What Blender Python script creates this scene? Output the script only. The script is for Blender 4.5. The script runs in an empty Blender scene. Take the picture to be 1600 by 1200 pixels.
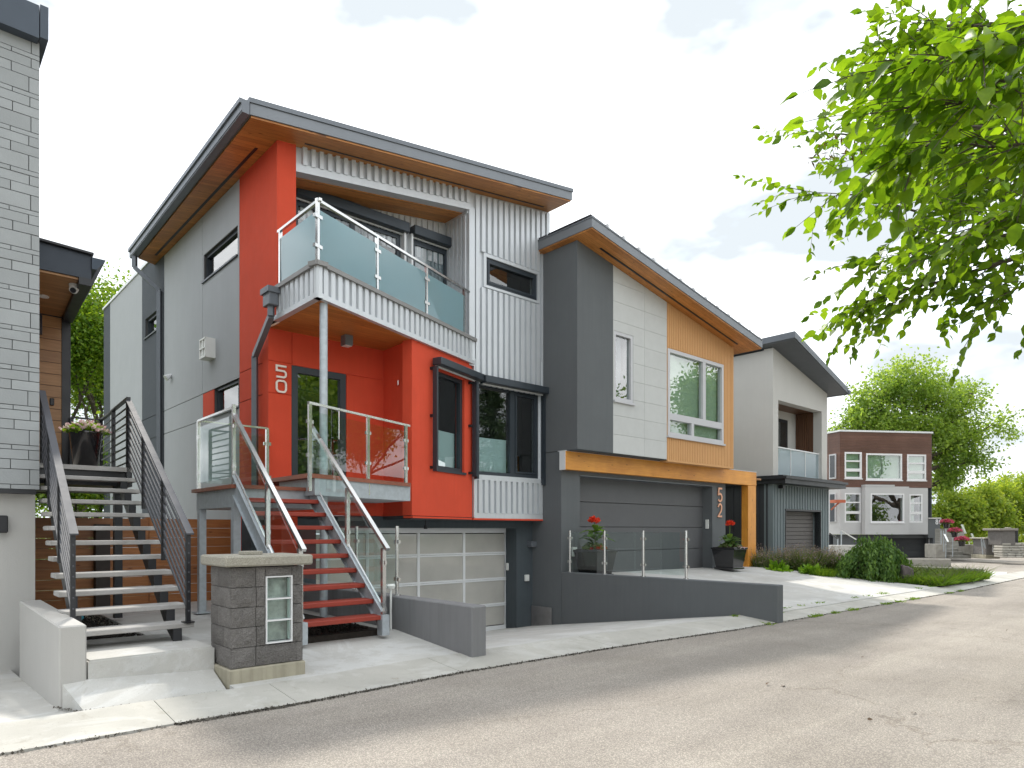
import bpy, bmesh, math, random
import numpy as np
from mathutils import Vector, Matrix
random.seed(7); RNG = np.random.default_rng(7)
SC = bpy.context.scene
COL = SC.collection
R = math.radians

# ------------------------------------------------------------------ camera, sky, sun, exposure
F = 1066.7; CX = 800.0; HY = 829.0; EYE = 1.5        # 24 mm lens on a 1600 px wide picture, level camera, eye 1.5 m
cam = bpy.data.cameras.new("camera"); camo = bpy.data.objects.new("camera", cam); COL.objects.link(camo)
camo.location = (0, 0, EYE); camo.rotation_euler = (R(90), 0, 0)
cam.sensor_width = 36; cam.lens = 24.0; cam.shift_y = (HY-600)/1600; cam.clip_start = .05; cam.clip_end = 2000
SC.camera = camo
SUN_EL = R(52); SUN_AZ = R(-22)                       # behind the houses, a little left of the view axis
w = bpy.data.worlds.new("World"); SC.world = w; w.use_nodes = True
nt = w.node_tree; nt.nodes.clear()
def N(t, ty, **k):
    n = t.nodes.new(ty)
    for a, b in k.items(): setattr(n, a, b)
    return n
sky = N(nt, 'ShaderNodeTexSky', sky_type='NISHITA', sun_disc=False); sky.sun_elevation = SUN_EL; sky.sun_rotation = SUN_AZ
sky.dust_density = 2.0
tc = N(nt, 'ShaderNodeTexCoord'); mp = N(nt, 'ShaderNodeMapping'); mp.inputs['Scale'].default_value = (1.0, 1.0, 2.2)
mp.inputs['Location'].default_value = (5.4, 7.7, 1.9)
n1 = N(nt, 'ShaderNodeTexNoise'); n1.inputs['Scale'].default_value = 2.1; n1.inputs['Detail'].default_value = 7; n1.inputs['Roughness'].default_value = .55
cr = N(nt, 'ShaderNodeValToRGB'); cr.color_ramp.elements[0].position = .30; cr.color_ramp.elements[1].position = .42
cr.color_ramp.elements[0].color = (.35, .35, .35, 1)
n2 = N(nt, 'ShaderNodeTexNoise'); n2.inputs['Scale'].default_value = 3.2; n2.inputs['Detail'].default_value = 5
cr2 = N(nt, 'ShaderNodeValToRGB'); cr2.color_ramp.elements[0].color = (2.3, 2.5, 2.65, 1); cr2.color_ramp.elements[1].color = (9.4, 9.5, 9.6, 1)
cr2.color_ramp.elements[0].position = .42; cr2.color_ramp.elements[1].position = .74
mx = N(nt, 'ShaderNodeMix', data_type='RGBA'); bg = N(nt, 'ShaderNodeBackground'); out = N(nt, 'ShaderNodeOutputWorld')
L = nt.links.new
L(tc.outputs['Generated'], mp.inputs['Vector']); L(mp.outputs[0], n1.inputs['Vector']); L(mp.outputs[0], n2.inputs['Vector'])
L(n1.outputs[0], cr.inputs[0]); L(n2.outputs[0], cr2.inputs[0])
L(cr.outputs[0], mx.inputs[0]); L(sky.outputs[0], mx.inputs[6]); L(cr2.outputs[0], mx.inputs[7])
L(mx.outputs[2], bg.inputs[0]); bg.inputs[1].default_value = .1; L(bg.outputs[0], out.inputs[0])
sl = bpy.data.lights.new("sun", 'SUN'); so = bpy.data.objects.new("sun", sl); COL.objects.link(so)
sl.energy = 1.05; sl.angle = R(2.6); sl.color = (1, .95, .86)
sd = Vector((math.sin(SUN_AZ)*math.cos(SUN_EL), math.cos(SUN_AZ)*math.cos(SUN_EL), math.sin(SUN_EL)))
so.rotation_euler = sd.to_track_quat('Z', 'Y').to_euler(); so.location = (0, 0, 30)
SC.view_settings.view_transform = 'Standard'; SC.view_settings.look = 'None'
SC.view_settings.exposure = 1.88; SC.view_settings.gamma = 1; SC.view_settings.use_curve_mapping = False
SC.cycles.max_bounces = 8; SC.cycles.transparent_max_bounces = 24; SC.cycles.use_denoising = True
SC.cycles.sample_clamp_indirect = 6

# ------------------------------------------------------------------ materials
MATS = {}
def newmat(name):
    m = bpy.data.materials.new(name); m.use_nodes = True; t = m.node_tree; t.nodes.clear()
    o = N(t, 'ShaderNodeOutputMaterial'); MATS[name] = m
    return m, t, o
def noise(t, vec, scale, detail=4, rough=.55, dist=0):
    n = N(t, 'ShaderNodeTexNoise'); n.inputs['Scale'].default_value = scale; n.inputs['Detail'].default_value = detail
    n.inputs['Roughness'].default_value = rough; n.inputs['Distortion'].default_value = dist
    t.links.new(vec, n.inputs['Vector']); return n
def mixc(t, fac, a, b, mode='MIX'):
    m = N(t, 'ShaderNodeMix', data_type='RGBA', blend_type=mode)
    for i, v in ((0, fac), (6, a), (7, b)):
        if hasattr(v, 'is_linked'): t.links.new(v, m.inputs[i])
        elif i == 0: m.inputs[i].default_value = v
        else: m.inputs[i].default_value = (*v[:3], 1)
    return m.outputs[2]
def ramp(t, fac, p0, p1, c0=(0, 0, 0), c1=(1, 1, 1)):
    r = N(t, 'ShaderNodeValToRGB'); r.color_ramp.elements[0].position = p0; r.color_ramp.elements[1].position = p1
    r.color_ramp.elements[0].color = (*c0, 1); r.color_ramp.elements[1].color = (*c1, 1); t.links.new(fac, r.inputs[0]); return r.outputs[0]
def sc(c, k): return tuple(min(1, v*k) for v in c)
def mat(name, col, rough=.6, metal=0, bump=0, bscale=60, var=.08, vscale=2.2, spec=.4, coat=0, obrand=0, streak=0, fine=0, fscale=150, bdist=.01):
    m, t, o = newmat(name)
    b = N(t, 'ShaderNodeBsdfPrincipled'); t.links.new(b.outputs[0], o.inputs[0])
    b.inputs['Roughness'].default_value = rough; b.inputs['Metallic'].default_value = metal
    b.inputs['Specular IOR Level'].default_value = spec; b.inputs['Coat Weight'].default_value = coat
    v = N(t, 'ShaderNodeTexCoord').outputs['Object']
    c = mixc(t, noise(t, v, vscale, 5).outputs[0], sc(col, 1-var*1.6), sc(col, 1+var*1.6))
    if fine: c = mixc(t, ramp(t, noise(t, v, fscale, 2, .7).outputs[0], .35, .65), mixc(t, 1, c, (1-fine,)*3, 'MULTIPLY'), c)
    if streak:
        mpp = N(t, 'ShaderNodeMapping'); mpp.inputs['Scale'].default_value = (5, 5, .25); t.links.new(v, mpp.inputs[0])
        c = mixc(t, ramp(t, noise(t, mpp.outputs[0], 3, 4).outputs[0], .45, .75), c, sc(col, 1-streak))
    if obrand:
        oi = N(t, 'ShaderNodeObjectInfo'); c = mixc(t, oi.outputs['Random'], mixc(t, 1, c, (1-obrand,)*3, 'MULTIPLY'), mixc(t, 1, c, (1+obrand,)*3, 'MULTIPLY'))
    t.links.new(c, b.inputs['Base Color'])
    rn = noise(t, v, vscale*3, 3)
    mr = N(t, 'ShaderNodeMapRange'); mr.inputs[3].default_value = max(0, rough-.08); mr.inputs[4].default_value = min(1, rough+.1)
    t.links.new(rn.outputs[0], mr.inputs[0]); t.links.new(mr.outputs[0], b.inputs['Roughness'])
    if bump:
        bn = noise(t, v, bscale, 3, .6); bp = N(t, 'ShaderNodeBump'); bp.inputs['Strength'].default_value = bump; bp.inputs['Distance'].default_value = bdist
        t.links.new(bn.outputs[0], bp.inputs['Height']); t.links.new(bp.outputs[0], b.inputs['Normal'])
    return m
ANG_B = math.atan2(.6708, .7417)
def wood(name, c1, c2, angle=0, plank=.12, axis='H', rough=.5, obrand=0, knots=True, coat=.15):
    """planks run along `angle` in plan (axis H) or vertically (axis V)"""
    m, t, o = newmat(name); b = N(t, 'ShaderNodeBsdfPrincipled'); t.links.new(b.outputs[0], o.inputs[0])
    b.inputs['Roughness'].default_value = rough; b.inputs['Coat Weight'].default_value = coat; b.inputs['Coat Roughness'].default_value = .3
    v = N(t, 'ShaderNodeTexCoord').outputs['Object']
    mp = N(t, 'ShaderNodeMapping'); mp.vector_type = 'TEXTURE'; mp.inputs['Rotation'].default_value = (0, 0, angle); t.links.new(v, mp.inputs[0]); v = mp.outputs[0]
    oi = N(t, 'ShaderNodeObjectInfo')
    ad = N(t, 'ShaderNodeVectorMath', operation='ADD'); t.links.new(v, ad.inputs[0]); t.links.new(oi.outputs['Random'], ad.inputs[1]); vv = ad.outputs[0]
    g = N(t, 'ShaderNodeMapping'); g.inputs['Scale'].default_value = (1.1, 16, 16) if axis in 'HZ' else (16, 16, 1.1); t.links.new(vv, g.inputs[0])
    gr = noise(t, g.outputs[0], 1.6, 5, .6, 1.2)
    c = mixc(t, ramp(t, gr.outputs[0], .3, .72), c1, c2)
    big = noise(t, vv, 1.3, 3); c = mixc(t, ramp(t, big.outputs[0], .35, .7), c, mixc(t, 1, c, (.78, .72, .66), 'MULTIPLY'))
    if plank:
        s = N(t, 'ShaderNodeSeparateXYZ'); t.links.new(v, s.inputs[0]); src = s.outputs['Y' if axis == 'H' else 'Z' if axis == 'Z' else 'X']
        dv = N(t, 'ShaderNodeMath', operation='DIVIDE'); t.links.new(src, dv.inputs[0]); dv.inputs[1].default_value = plank
        fl = N(t, 'ShaderNodeMath', operation='FLOOR'); t.links.new(dv.outputs[0], fl.inputs[0])
        wn = N(t, 'ShaderNodeTexWhiteNoise', noise_dimensions='1D'); t.links.new(fl.outputs[0], wn.inputs['W'])
        c = mixc(t, wn.outputs[0], mixc(t, 1, c, (.8, .78, .75), 'MULTIPLY'), mixc(t, 1, c, (1.1, 1.1, 1.1), 'MULTIPLY'))
        fr = N(t, 'ShaderNodeMath', operation='FRACT'); t.links.new(dv.outputs[0], fr.inputs[0])
        c = mixc(t, ramp(t, fr.outputs[0], .02, .06), mixc(t, 1, c, (.35, .3, .25), 'MULTIPLY'), c)
    if knots:
        km = N(t, 'ShaderNodeMapping'); km.inputs['Scale'].default_value = (2.2, 7, 7) if axis == 'H' else (7, 7, 2.2); t.links.new(vv, km.inputs[0])
        vo = N(t, 'ShaderNodeTexVoronoi'); vo.inputs['Scale'].default_value = 1.2; t.links.new(km.outputs[0], vo.inputs['Vector'])
        c = mixc(t, ramp(t, vo.outputs['Distance'], .05, .13), mixc(t, 1, c, (.4, .3, .22), 'MULTIPLY'), c)
    if obrand: c = mixc(t, oi.outputs['Random'], mixc(t, 1, c, (1-obrand,)*3, 'MULTIPLY'), mixc(t, 1, c, (1+obrand,)*3, 'MULTIPLY'))
    t.links.new(c, b.inputs['Base Color'])
    bp = N(t, 'ShaderNodeBump'); bp.inputs['Strength'].default_value = .15; bp.inputs['Distance'].default_value = .004
    t.links.new(gr.outputs[0], bp.inputs['Height']); t.links.new(bp.outputs[0], b.inputs['Normal'])
    return m
def glass(name, tint, ior=1.5, rough=0.0, wav=0):
    m, t, o = newmat(name); tr = N(t, 'ShaderNodeBsdfTransparent'); tr.inputs[0].default_value = (*tint, 1)
    gl = N(t, 'ShaderNodeBsdfGlossy'); gl.inputs['Roughness'].default_value = rough; gl.inputs[0].default_value = (1, 1, 1, 1)
    fr = N(t, 'ShaderNodeFresnel'); fr.inputs[0].default_value = ior; mx = N(t, 'ShaderNodeMixShader')
    if wav:
        v = N(t, 'ShaderNodeTexCoord').outputs['Object']; bn = noise(t, v, .9, 2); bp = N(t, 'ShaderNodeBump'); bp.inputs['Strength'].default_value = wav; bp.inputs['Distance'].default_value = .03
        t.links.new(bn.outputs[0], bp.inputs['Height']); t.links.new(bp.outputs[0], gl.inputs['Normal'])
    ge = N(t, 'ShaderNodeNewGeometry'); iv = N(t, 'ShaderNodeMath', operation='SUBTRACT'); iv.inputs[0].default_value = 1; t.links.new(ge.outputs['Backfacing'], iv.inputs[1])
    mu = N(t, 'ShaderNodeMath', operation='MULTIPLY'); t.links.new(fr.outputs[0], mu.inputs[0]); t.links.new(iv.outputs[0], mu.inputs[1])
    t.links.new(mu.outputs[0], mx.inputs[0]); t.links.new(tr.outputs[0], mx.inputs[1]); t.links.new(gl.outputs[0], mx.inputs[2]); t.links.new(mx.outputs[0], o.inputs[0])
    return m
def frosted(name, col):
    m, t, o = newmat(name); d = N(t, 'ShaderNodeBsdfDiffuse'); d.inputs[0].default_value = (*col, 1)
    tr = N(t, 'ShaderNodeBsdfTranslucent'); tr.inputs[0].default_value = (*col, 1); mx = N(t, 'ShaderNodeMixShader'); mx.inputs[0].default_value = .66
    gl = N(t, 'ShaderNodeBsdfGlossy'); gl.inputs['Roughness'].default_value = .03; fr = N(t, 'ShaderNodeFresnel'); fr.inputs[0].default_value = 1.5
    m2 = N(t, 'ShaderNodeMixShader'); t.links.new(d.outputs[0], mx.inputs[1]); t.links.new(tr.outputs[0], mx.inputs[2])
    t.links.new(fr.outputs[0], m2.inputs[0]); t.links.new(mx.outputs[0], m2.inputs[1]); t.links.new(gl.outputs[0], m2.inputs[2]); t.links.new(m2.outputs[0], o.inputs[0])
    return m
def leafmat(name, c1, c2, trans=.45, rough=.45, patch=.6, tt=(1.7, 1.55, .7)):
    m, t, o = newmat(name); g = N(t, 'ShaderNodeNewGeometry'); v = N(t, 'ShaderNodeTexCoord').outputs['Object']
    oi = N(t, 'ShaderNodeObjectInfo')
    ad = N(t, 'ShaderNodeMath', operation='ADD'); t.links.new(g.outputs['Random Per Island'], ad.inputs[0]); t.links.new(oi.outputs['Random'], ad.inputs[1])
    fr = N(t, 'ShaderNodeMath', operation='FRACT'); t.links.new(ad.outputs[0], fr.inputs[0])
    c = mixc(t, fr.outputs[0], c1, c2)
    c = mixc(t, ramp(t, noise(t, v, patch, 3).outputs[0], .35, .65), mixc(t, 1, c, (.75, .8, .7), 'MULTIPLY'), mixc(t, 1, c, (1.15, 1.1, 1.0), 'MULTIPLY'))
    b = N(t, 'ShaderNodeBsdfPrincipled'); b.inputs['Roughness'].default_value = rough; b.inputs['Specular IOR Level'].default_value = .35; t.links.new(c, b.inputs['Base Color'])
    tr = N(t, 'ShaderNodeBsdfTranslucent'); c2_ = mixc(t, 1, c, tt, 'MULTIPLY'); t.links.new(c2_, tr.inputs[0])
    mx = N(t, 'ShaderNodeMixShader'); mx.inputs[0].default_value = trans
    t.links.new(b.outputs[0], mx.inputs[1]); t.links.new(tr.outputs[0], mx.inputs[2]); t.links.new(mx.outputs[0], o.inputs[0]); return m

def asphalt():
    m, t, o = newmat('asphalt'); b = N(t, 'ShaderNodeBsdfPrincipled'); t.links.new(b.outputs[0], o.inputs[0]); b.inputs['Roughness'].default_value = .9; b.inputs['Specular IOR Level'].default_value = .2
    v = N(t, 'ShaderNodeTexCoord').outputs['Object']
    vo = N(t, 'ShaderNodeTexVoronoi'); vo.inputs['Scale'].default_value = 95; t.links.new(v, vo.inputs['Vector'])
    c = mixc(t, ramp(t, vo.outputs['Color'], .1, .9), (.40, .37, .33), (.60, .55, .48))
    c = mixc(t, ramp(t, vo.outputs['Distance'], .25, .6), c, (.30, .275, .25))
    c = mixc(t, ramp(t, noise(t, v, 55, 2, .7).outputs[0], .3, .7), mixc(t, 1, c, (.8, .8, .8), 'MULTIPLY'), c)
    # worn tracks along the street
    mp = N(t, 'ShaderNodeMapping'); mp.vector_type = 'TEXTURE'; mp.inputs['Rotation'].default_value = (0, 0, ANG_B); t.links.new(v, mp.inputs[0])
    ms = N(t, 'ShaderNodeMapping'); ms.inputs['Scale'].default_value = (.09, .9, 1); t.links.new(mp.outputs[0], ms.inputs[0])
    c = mixc(t, ramp(t, noise(t, ms.outputs[0], 1.3, 4, .6, .4).outputs[0], .35, .7), mixc(t, 1, c, (.84, .83, .83), 'MULTIPLY'), mixc(t, 1, c, (1.1, 1.09, 1.07), 'MULTIPLY'))
    c = mixc(t, ramp(t, noise(t, v, .7, 5, .6).outputs[0], .4, .75), c, mixc(t, 1, c, (.8, .79, .78), 'MULTIPLY'))
    c = mixc(t, ramp(t, noise(t, ms.outputs[0], 4.5, 6, .75, 1.2).outputs[0], .66, .72), c, mixc(t, 1, c, (.62, .6, .58), 'MULTIPLY'))
    t.links.new(c, b.inputs['Base Color'])
    # hairline cracks, a few oil spots
    wv = noise(t, v, 1.4, 5, .6); am = N(t, 'ShaderNodeVectorMath', operation='SCALE'); t.links.new(wv.outputs['Color'], am.inputs[0]); am.inputs['Scale'].default_value = .9
    ad = N(t, 'ShaderNodeVectorMath', operation='ADD'); t.links.new(mp.outputs[0], ad.inputs[0]); t.links.new(am.outputs[0], ad.inputs[1])
    cs = N(t, 'ShaderNodeMapping'); cs.inputs['Scale'].default_value = (.16, .42, 1); t.links.new(ad.outputs[0], cs.inputs[0])
    ck = N(t, 'ShaderNodeTexVoronoi', feature='DISTANCE_TO_EDGE'); ck.inputs['Scale'].default_value = 1; t.links.new(cs.outputs[0], ck.inputs['Vector'])
    gate = ramp(t, noise(t, v, .45, 2).outputs[0], .46, .56)
    line = mixc(t, gate, (1, 1, 1), ramp(t, ck.outputs['Distance'], .002, .007)); c = mixc(t, line, mixc(t, 1, c, (.78, .76, .74), 'MULTIPLY'), c)
    c = mixc(t, ramp(t, noise(t, v, 1.7, 2).outputs[0], .72, .78), c, mixc(t, 1, c, (.78, .77, .76), 'MULTIPLY'))
    t.links.new(c, b.inputs['Base Color'])
    bp = N(t, 'ShaderNodeBump'); bp.inputs['Strength'].default_value = .4; bp.inputs['Distance'].default_value = .006
    t.links.new(vo.outputs['Distance'], bp.inputs['Height']); t.links.new(bp.outputs[0], b.inputs['Normal']); return m
def concrete(name, col, stain=.22):
    m, t, o = newmat(name); b = N(t, 'ShaderNodeBsdfPrincipled'); t.links.new(b.outputs[0], o.inputs[0]); b.inputs['Roughness'].default_value = .85; b.inputs['Specular IOR Level'].default_value = .25
    v = N(t, 'ShaderNodeTexCoord').outputs['Object']
    c = mixc(t, ramp(t, noise(t, v, 1.1, 6, .62).outputs[0], .3, .72), sc(col, 1-stain), sc(col, 1.06))
    c = mixc(t, ramp(t, noise(t, v, 120, 2, .7).outputs[0], .3, .7), mixc(t, 1, c, (.9, .9, .9), 'MULTIPLY'), c)
    c = mixc(t, ramp(t, noise(t, v, 5, 6, .7, .5).outputs[0], .58, .72), c, mixc(t, 1, c, (.82, .80, .76), 'MULTIPLY'))
    c = mixc(t, ramp(t, noise(t, v, .8, 7, .7, 1.5).outputs[0], .5, .56), mixc(t, 1, c, (.9, .89, .87), 'MULTIPLY'), c)
    vp = N(t, 'ShaderNodeTexVoronoi'); vp.inputs['Scale'].default_value = 26; t.links.new(v, vp.inputs['Vector']); c = mixc(t, ramp(t, vp.outputs['Distance'], .05, .10), mixc(t, 1, c, (.6, .58, .56), 'MULTIPLY'), c)
    t.links.new(c, b.inputs['Base Color'])
    bp = N(t, 'ShaderNodeBump'); bp.inputs['Strength'].default_value = .12; bp.inputs['Distance'].default_value = .006
    t.links.new(noise(t, v, 90, 3).outputs[0], bp.inputs['Height']); t.links.new(bp.outputs[0], b.inputs['Normal']); return m

RED = mat('red_stucco', (.66, .080, .038), .8, bump=.35, bscale=110, var=.09, spec=.25, streak=.03)
LGREY = mat('pale_grey_stucco', (.425, .44, .455), .85, bump=.3, bscale=120, var=.04, spec=.2, streak=.03)
WSTUC = mat('off_white_stucco', (.53, .52, .495), .85, bump=.3, bscale=120, var=.035, spec=.2, streak=.025)
WHT = mat('white_stucco', (.46, .45, .43), .85, bump=.3, bscale=130, var=.04, spec=.2, streak=.03)
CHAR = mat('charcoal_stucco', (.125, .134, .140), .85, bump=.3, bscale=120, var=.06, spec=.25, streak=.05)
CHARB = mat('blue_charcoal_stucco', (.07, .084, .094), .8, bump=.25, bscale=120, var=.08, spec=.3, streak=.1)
DSTRIP = mat('slate_stucco', (.085, .095, .108), .85, bump=.25, bscale=120, var=.06, spec=.25)
GALV = mat('corrugated_steel', (.62, .645, .67), .42, metal=.35, var=.05, spec=.5, streak=.06, obrand=0)
GALVP = mat('galvanised_steel', (.45, .49, .52), .5, metal=.5, var=.16, vscale=14, bump=.1, bscale=60)
STEEL = mat('stainless_steel', (.68, .68, .67), .22, metal=.95, var=.04)
ANTH = mat('anthracite_metal', (.035, .045, .056), .38, metal=.2, var=.06, spec=.5)
GREYM = mat('grey_roof_metal', (.16, .175, .195), .45, metal=.3, var=.05, spec=.5)
GREYF = mat('grey_fascia_metal', (.20, .215, .235), .45, metal=.25, var=.05, spec=.5)
BLACKM = mat('black_metal', (.018, .019, .022), .4, metal=.1, var=.1, spec=.5)
RAILB = mat('grey_black_rail_metal', (.08, .083, .095), .7, metal=0, var=.08, spec=.6)
WHITEP = mat('white_frame_paint', (.74, .74, .75), .4, var=.03)
GREYW = mat('pale_grey_frame_paint', (.52, .52, .54), .4, var=.03)
SILV = mat('brushed_aluminium', (.74, .75, .76), .4, metal=.15, var=.05)
BLIND = mat('pleated_blind', (.62, .74, .76), .8, var=.04)
BLINDG = mat('roller_blind', (.46, .55, .42), .8, var=.05)
DARKIN = mat('dark_interior', (.012, .014, .014), .9, var=.2)
CURTAIN = mat('curtain_cloth', (.5, .5, .44), .9, var=.1)
TREAD = mat('red_painted_tread', (.30, .044, .026), .5, var=.15, vscale=6, bump=.15, bscale=40, spec=.4)
CTREAD = concrete('concrete_tread', (.44, .43, .42), .12)
CONC = concrete('concrete', (.60, .598, .58), .17); CONCL = concrete('pale_concrete', (.62, .615, .595), .14); CONCW = concrete('weathered_concrete', (.40, .385, .35), .3)
CURB = concrete('curb_concrete', (.545, .535, .50), .2)
CAPM = mat('exposed_aggregate_cap', (.43, .405, .34), .9, var=.1, vscale=9, bump=.8, bscale=90, fine=.4, fscale=110)
BLOCK = mat('split_face_block', (.235, .222, .212), .97, var=.16, vscale=9, bump=1.0, bscale=55, obrand=.14, fine=.4, fscale=120, bdist=.03, spec=.1)
BASEC = mat('stained_footing', (.37, .34, .26), .9, var=.25, vscale=4, bump=.4, bscale=60, streak=.3)
STONE = mat('limestone_veneer', (.335, .352, .357), .8, var=.06, vscale=5, bump=.15, bscale=60, obrand=.07)
MORTAR = mat('dark_joint', (.10, .10, .10), .9)
TILE = mat('pale_facade_tile', (.52, .53, .52), .75, var=.045, vscale=6, bump=.12, bscale=60, obrand=.025)
ORANGE = mat('ochre_corrugated_panel', (.57, .315, .135), .6, var=.04, spec=.3)
SOFF = wood('cedar_soffit', (.66, .29, .075), (.47, .18, .04), ANG_B, .105)
SOFFL = wood('light_cedar_soffit', (.50, .27, .11), (.34, .16, .055), ANG_B, .14, knots=False)
BEAMW = wood('varnished_beam', (.80, .36, .05), (.64, .25, .03), ANG_B, 0, knots=True, coat=.3)
BEAMV = wood('varnished_post', (.80, .36, .05), (.64, .25, .03), ANG_B, 0, axis='V', coat=.3)
SIDING = wood('cedar_siding', (.46, .25, .10), (.33, .165, .06), ANG_B, 0, obrand=.1, knots=False)
FENCE = wood('stained_fence_board', (.46, .19, .06), (.30, .11, .03), ANG_B, 0, obrand=.16)
SLATW = wood('dark_wood_slat', (.17, .08, .04), (.10, .045, .022), 0, 0, axis='V', knots=False)
IPE = wood('brown_wood_cladding', (.17, .078, .052), (.11, .048, .032), math.atan2(.7, 4.95), .15, axis='Z', knots=False)
DECKW = wood('red_deck_rim', (.33, .11, .06), (.24, .07, .035), ANG_B, 0, knots=False)
GLASS = glass('clear_glass', (.92, .97, .96), 1.75); WIN = glass('window_glass', (.85, .90, .89), 2.5, 0, .12)
FROST = frosted('frosted_teal_glass', (.50, .73, .79)); FROSTW = frosted('frosted_pale_glass', (.62, .74, .78))
GDOOR = mat('frosted_garage_pane', (.46, .445, .41), .12, var=.2, spec=1.0, vscale=1.2, coat=1)
GBLK = glass('glass_block', (.90, .945, .93), 1.7, .04, 1.2)
COPPER = mat('copper', (.80, .42, .27), .3, metal=.6, var=.05)
NUMW = mat('brushed_number_metal', (.80, .72, .66), .35, metal=.3, var=.04)
DGAR = mat('grey_garage_door', (.105, .107, .112), .6, var=.05, spec=.4)
DGAR2 = mat('taupe_garage_door', (.13, .12, .115), .6, var=.05)
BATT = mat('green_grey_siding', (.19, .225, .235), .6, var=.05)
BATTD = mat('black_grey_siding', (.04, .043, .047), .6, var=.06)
POTB = mat('glossy_black_planter', (.012, .012, .014), .18, var=.1, spec=.6, coat=.5)
SOIL = mat('dark_mulch', (.025, .02, .016), .95, var=.4, vscale=25, bump=1, bscale=40)
LENS = mat('lamp_lens', (.8, .8, .78), .3)
PLASTIC = mat('white_plastic', (.74, .75, .72), .4)
ROCK = mat('field_boulder', (.12, .10, .10), .9, var=.3, vscale=7, bump=.8, bscale=18)
STONEW = mat('grey_landscape_stone', (.36, .34, .30), .9, var=.25, vscale=4, bump=.8, bscale=20, obrand=.15)
BARK = mat('bark', (.10, .08, .065), .95, var=.3, vscale=9, bump=.8, bscale=30)
ASPH = asphalt()
GROUND = mat('bare_soil_and_lawn', (.09, .11, .04), .95, var=.3, vscale=.6)
LF_NEAR = leafmat('backlit_elm_leaf', (.065, .145, .010), (.18, .31, .018), .64, .36, 1.6)
LF_BIG = leafmat('maple_leaf', (.15, .26, .05), (.29, .41, .12), .6, .5, .25)
LF_LEFT = leafmat('garden_tree_leaf', (.09, .20, .02), (.22, .32, .04), .45, .5, .4)
LF_HEDGE = leafmat('hedge_leaf', (.16, .27, .035), (.34, .42, .08), .5, .55, .5)
LF_SHRUB = leafmat('weeping_shrub_leaf', (.055, .13, .035), (.15, .26, .06), .35, .5, 2.2)
LF_GRASS = leafmat('grass_blade', (.09, .20, .02), (.22, .34, .035), .45, .6, 2)
LF_HOSTA = leafmat('lime_leaf', (.15, .30, .02), (.22, .40, .04), .4, .4, 3)
LF_LAV = leafmat('sage_leaf', (.10, .15, .06), (.19, .24, .10), .35, .6, 3)
LF_LAVF = leafmat('lavender_flower', (.24, .19, .34), (.34, .28, .20), .35, .7, 3)
LF_SPR = leafmat('spruce_needles', (.03, .07, .03), (.07, .12, .04), .2, .6, 1)
PETR = leafmat('red_petal', (.65, .04, .02), (.8, .10, .05), .3, .5, 3, (1, 1, 1))
PETP = leafmat('pink_petal', (.62, .06, .16), (.75, .18, .28), .3, .5, 3, (1, 1, 1))
PETW = leafmat('white_pink_petal', (.78, .74, .70), (.72, .42, .52), .3, .5, 3, (1, 1, 1))
DEADL = leafmat('withered_leaf', (.10, .05, .03), (.16, .08, .05), .2, .7, 3)

# ------------------------------------------------------------------ helpers
class Pl:
    """vertical wall plane: origin, unit direction u in plan, outward normal n"""
    def __init__(s, o, u, flip=1):
        l = math.hypot(*u); s.o = o; s.u = (u[0]/l, u[1]/l); s.n = (s.u[1]*flip, -s.u[0]*flip)
    def off(s, d, du=0): return Pl((s.o[0]+s.n[0]*d+s.u[0]*du, s.o[1]+s.n[1]*d+s.u[1]*du), s.u, 1 if abs(s.n[0]-s.u[1]) < 1e-6 else -1)
    def xy(s, u, d=0): return (s.o[0]+s.u[0]*u+s.n[0]*d, s.o[1]+s.u[1]*u+s.n[1]*d)
    def p(s, u, z, d=0): x, y = s.xy(u, d); return (x, y, z)
    def hit(s, px, py=None):
        dx = (px-CX)/F; Y = (s.o[0]*s.n[0]+s.o[1]*s.n[1])/(dx*s.n[0]+s.n[1])
        u = (dx*Y-s.o[0])*s.u[0]+(Y-s.o[1])*s.u[1]
        return u if py is None else (u, EYE+(HY-py)/F*Y)
def gnd(px, py, z=0):
    Y = F*(EYE-z)/(py-HY); return ((px-CX)/F*Y, Y, z)
def at(px, py, Y): return ((px-CX)/F*Y, Y, EYE+(HY-py)/F*Y)
BASE = {}
def thing(name, label, cat, loc, group=None):
    o = bpy.data.objects.new(name, None); COL.objects.link(o); o.location = loc; o.empty_display_size = .2
    o['label'] = label; o['category'] = cat
    if group: o['group'] = group
    BASE[o.name] = Vector(loc); return o
def link(name, me, parent=None, loc=(0, 0, 0)):
    o = bpy.data.objects.new(name, me); COL.objects.link(o); o.location = loc
    if parent: o.parent = parent
    return o
def obj(name, bm, m, parent=None, smooth=False, loc=None):
    """bm holds world coordinates; they are shifted to the parent's base"""
    b = BASE[parent.name] if parent else Vector(loc or (0, 0, 0))
    if b.length: bmesh.ops.translate(bm, verts=bm.verts, vec=-b)
    bmesh.ops.recalc_face_normals(bm, faces=bm.faces)
    me = bpy.data.meshes.new(name); bm.to_mesh(me); bm.free()
    for mm in (m if isinstance(m, (list, tuple)) else [m]): me.materials.append(mm)
    if smooth:
        for f in me.polygons: f.use_smooth = True
    o = link(name, me, parent, (0, 0, 0) if parent else b); BASE[o.name] = b; return o
def tag(o, label, cat, group=None, kind=None):
    if label: o['label'] = label
    if cat: o['category'] = cat
    if group: o['group'] = group
    if kind: o['kind'] = kind
    return o
def struct(name, bm, m, label=None):
    o = obj(name, bm, m); o['kind'] = 'structure'
    if label: o['label'] = label
    return o
def NB(): return bmesh.new()
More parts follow.
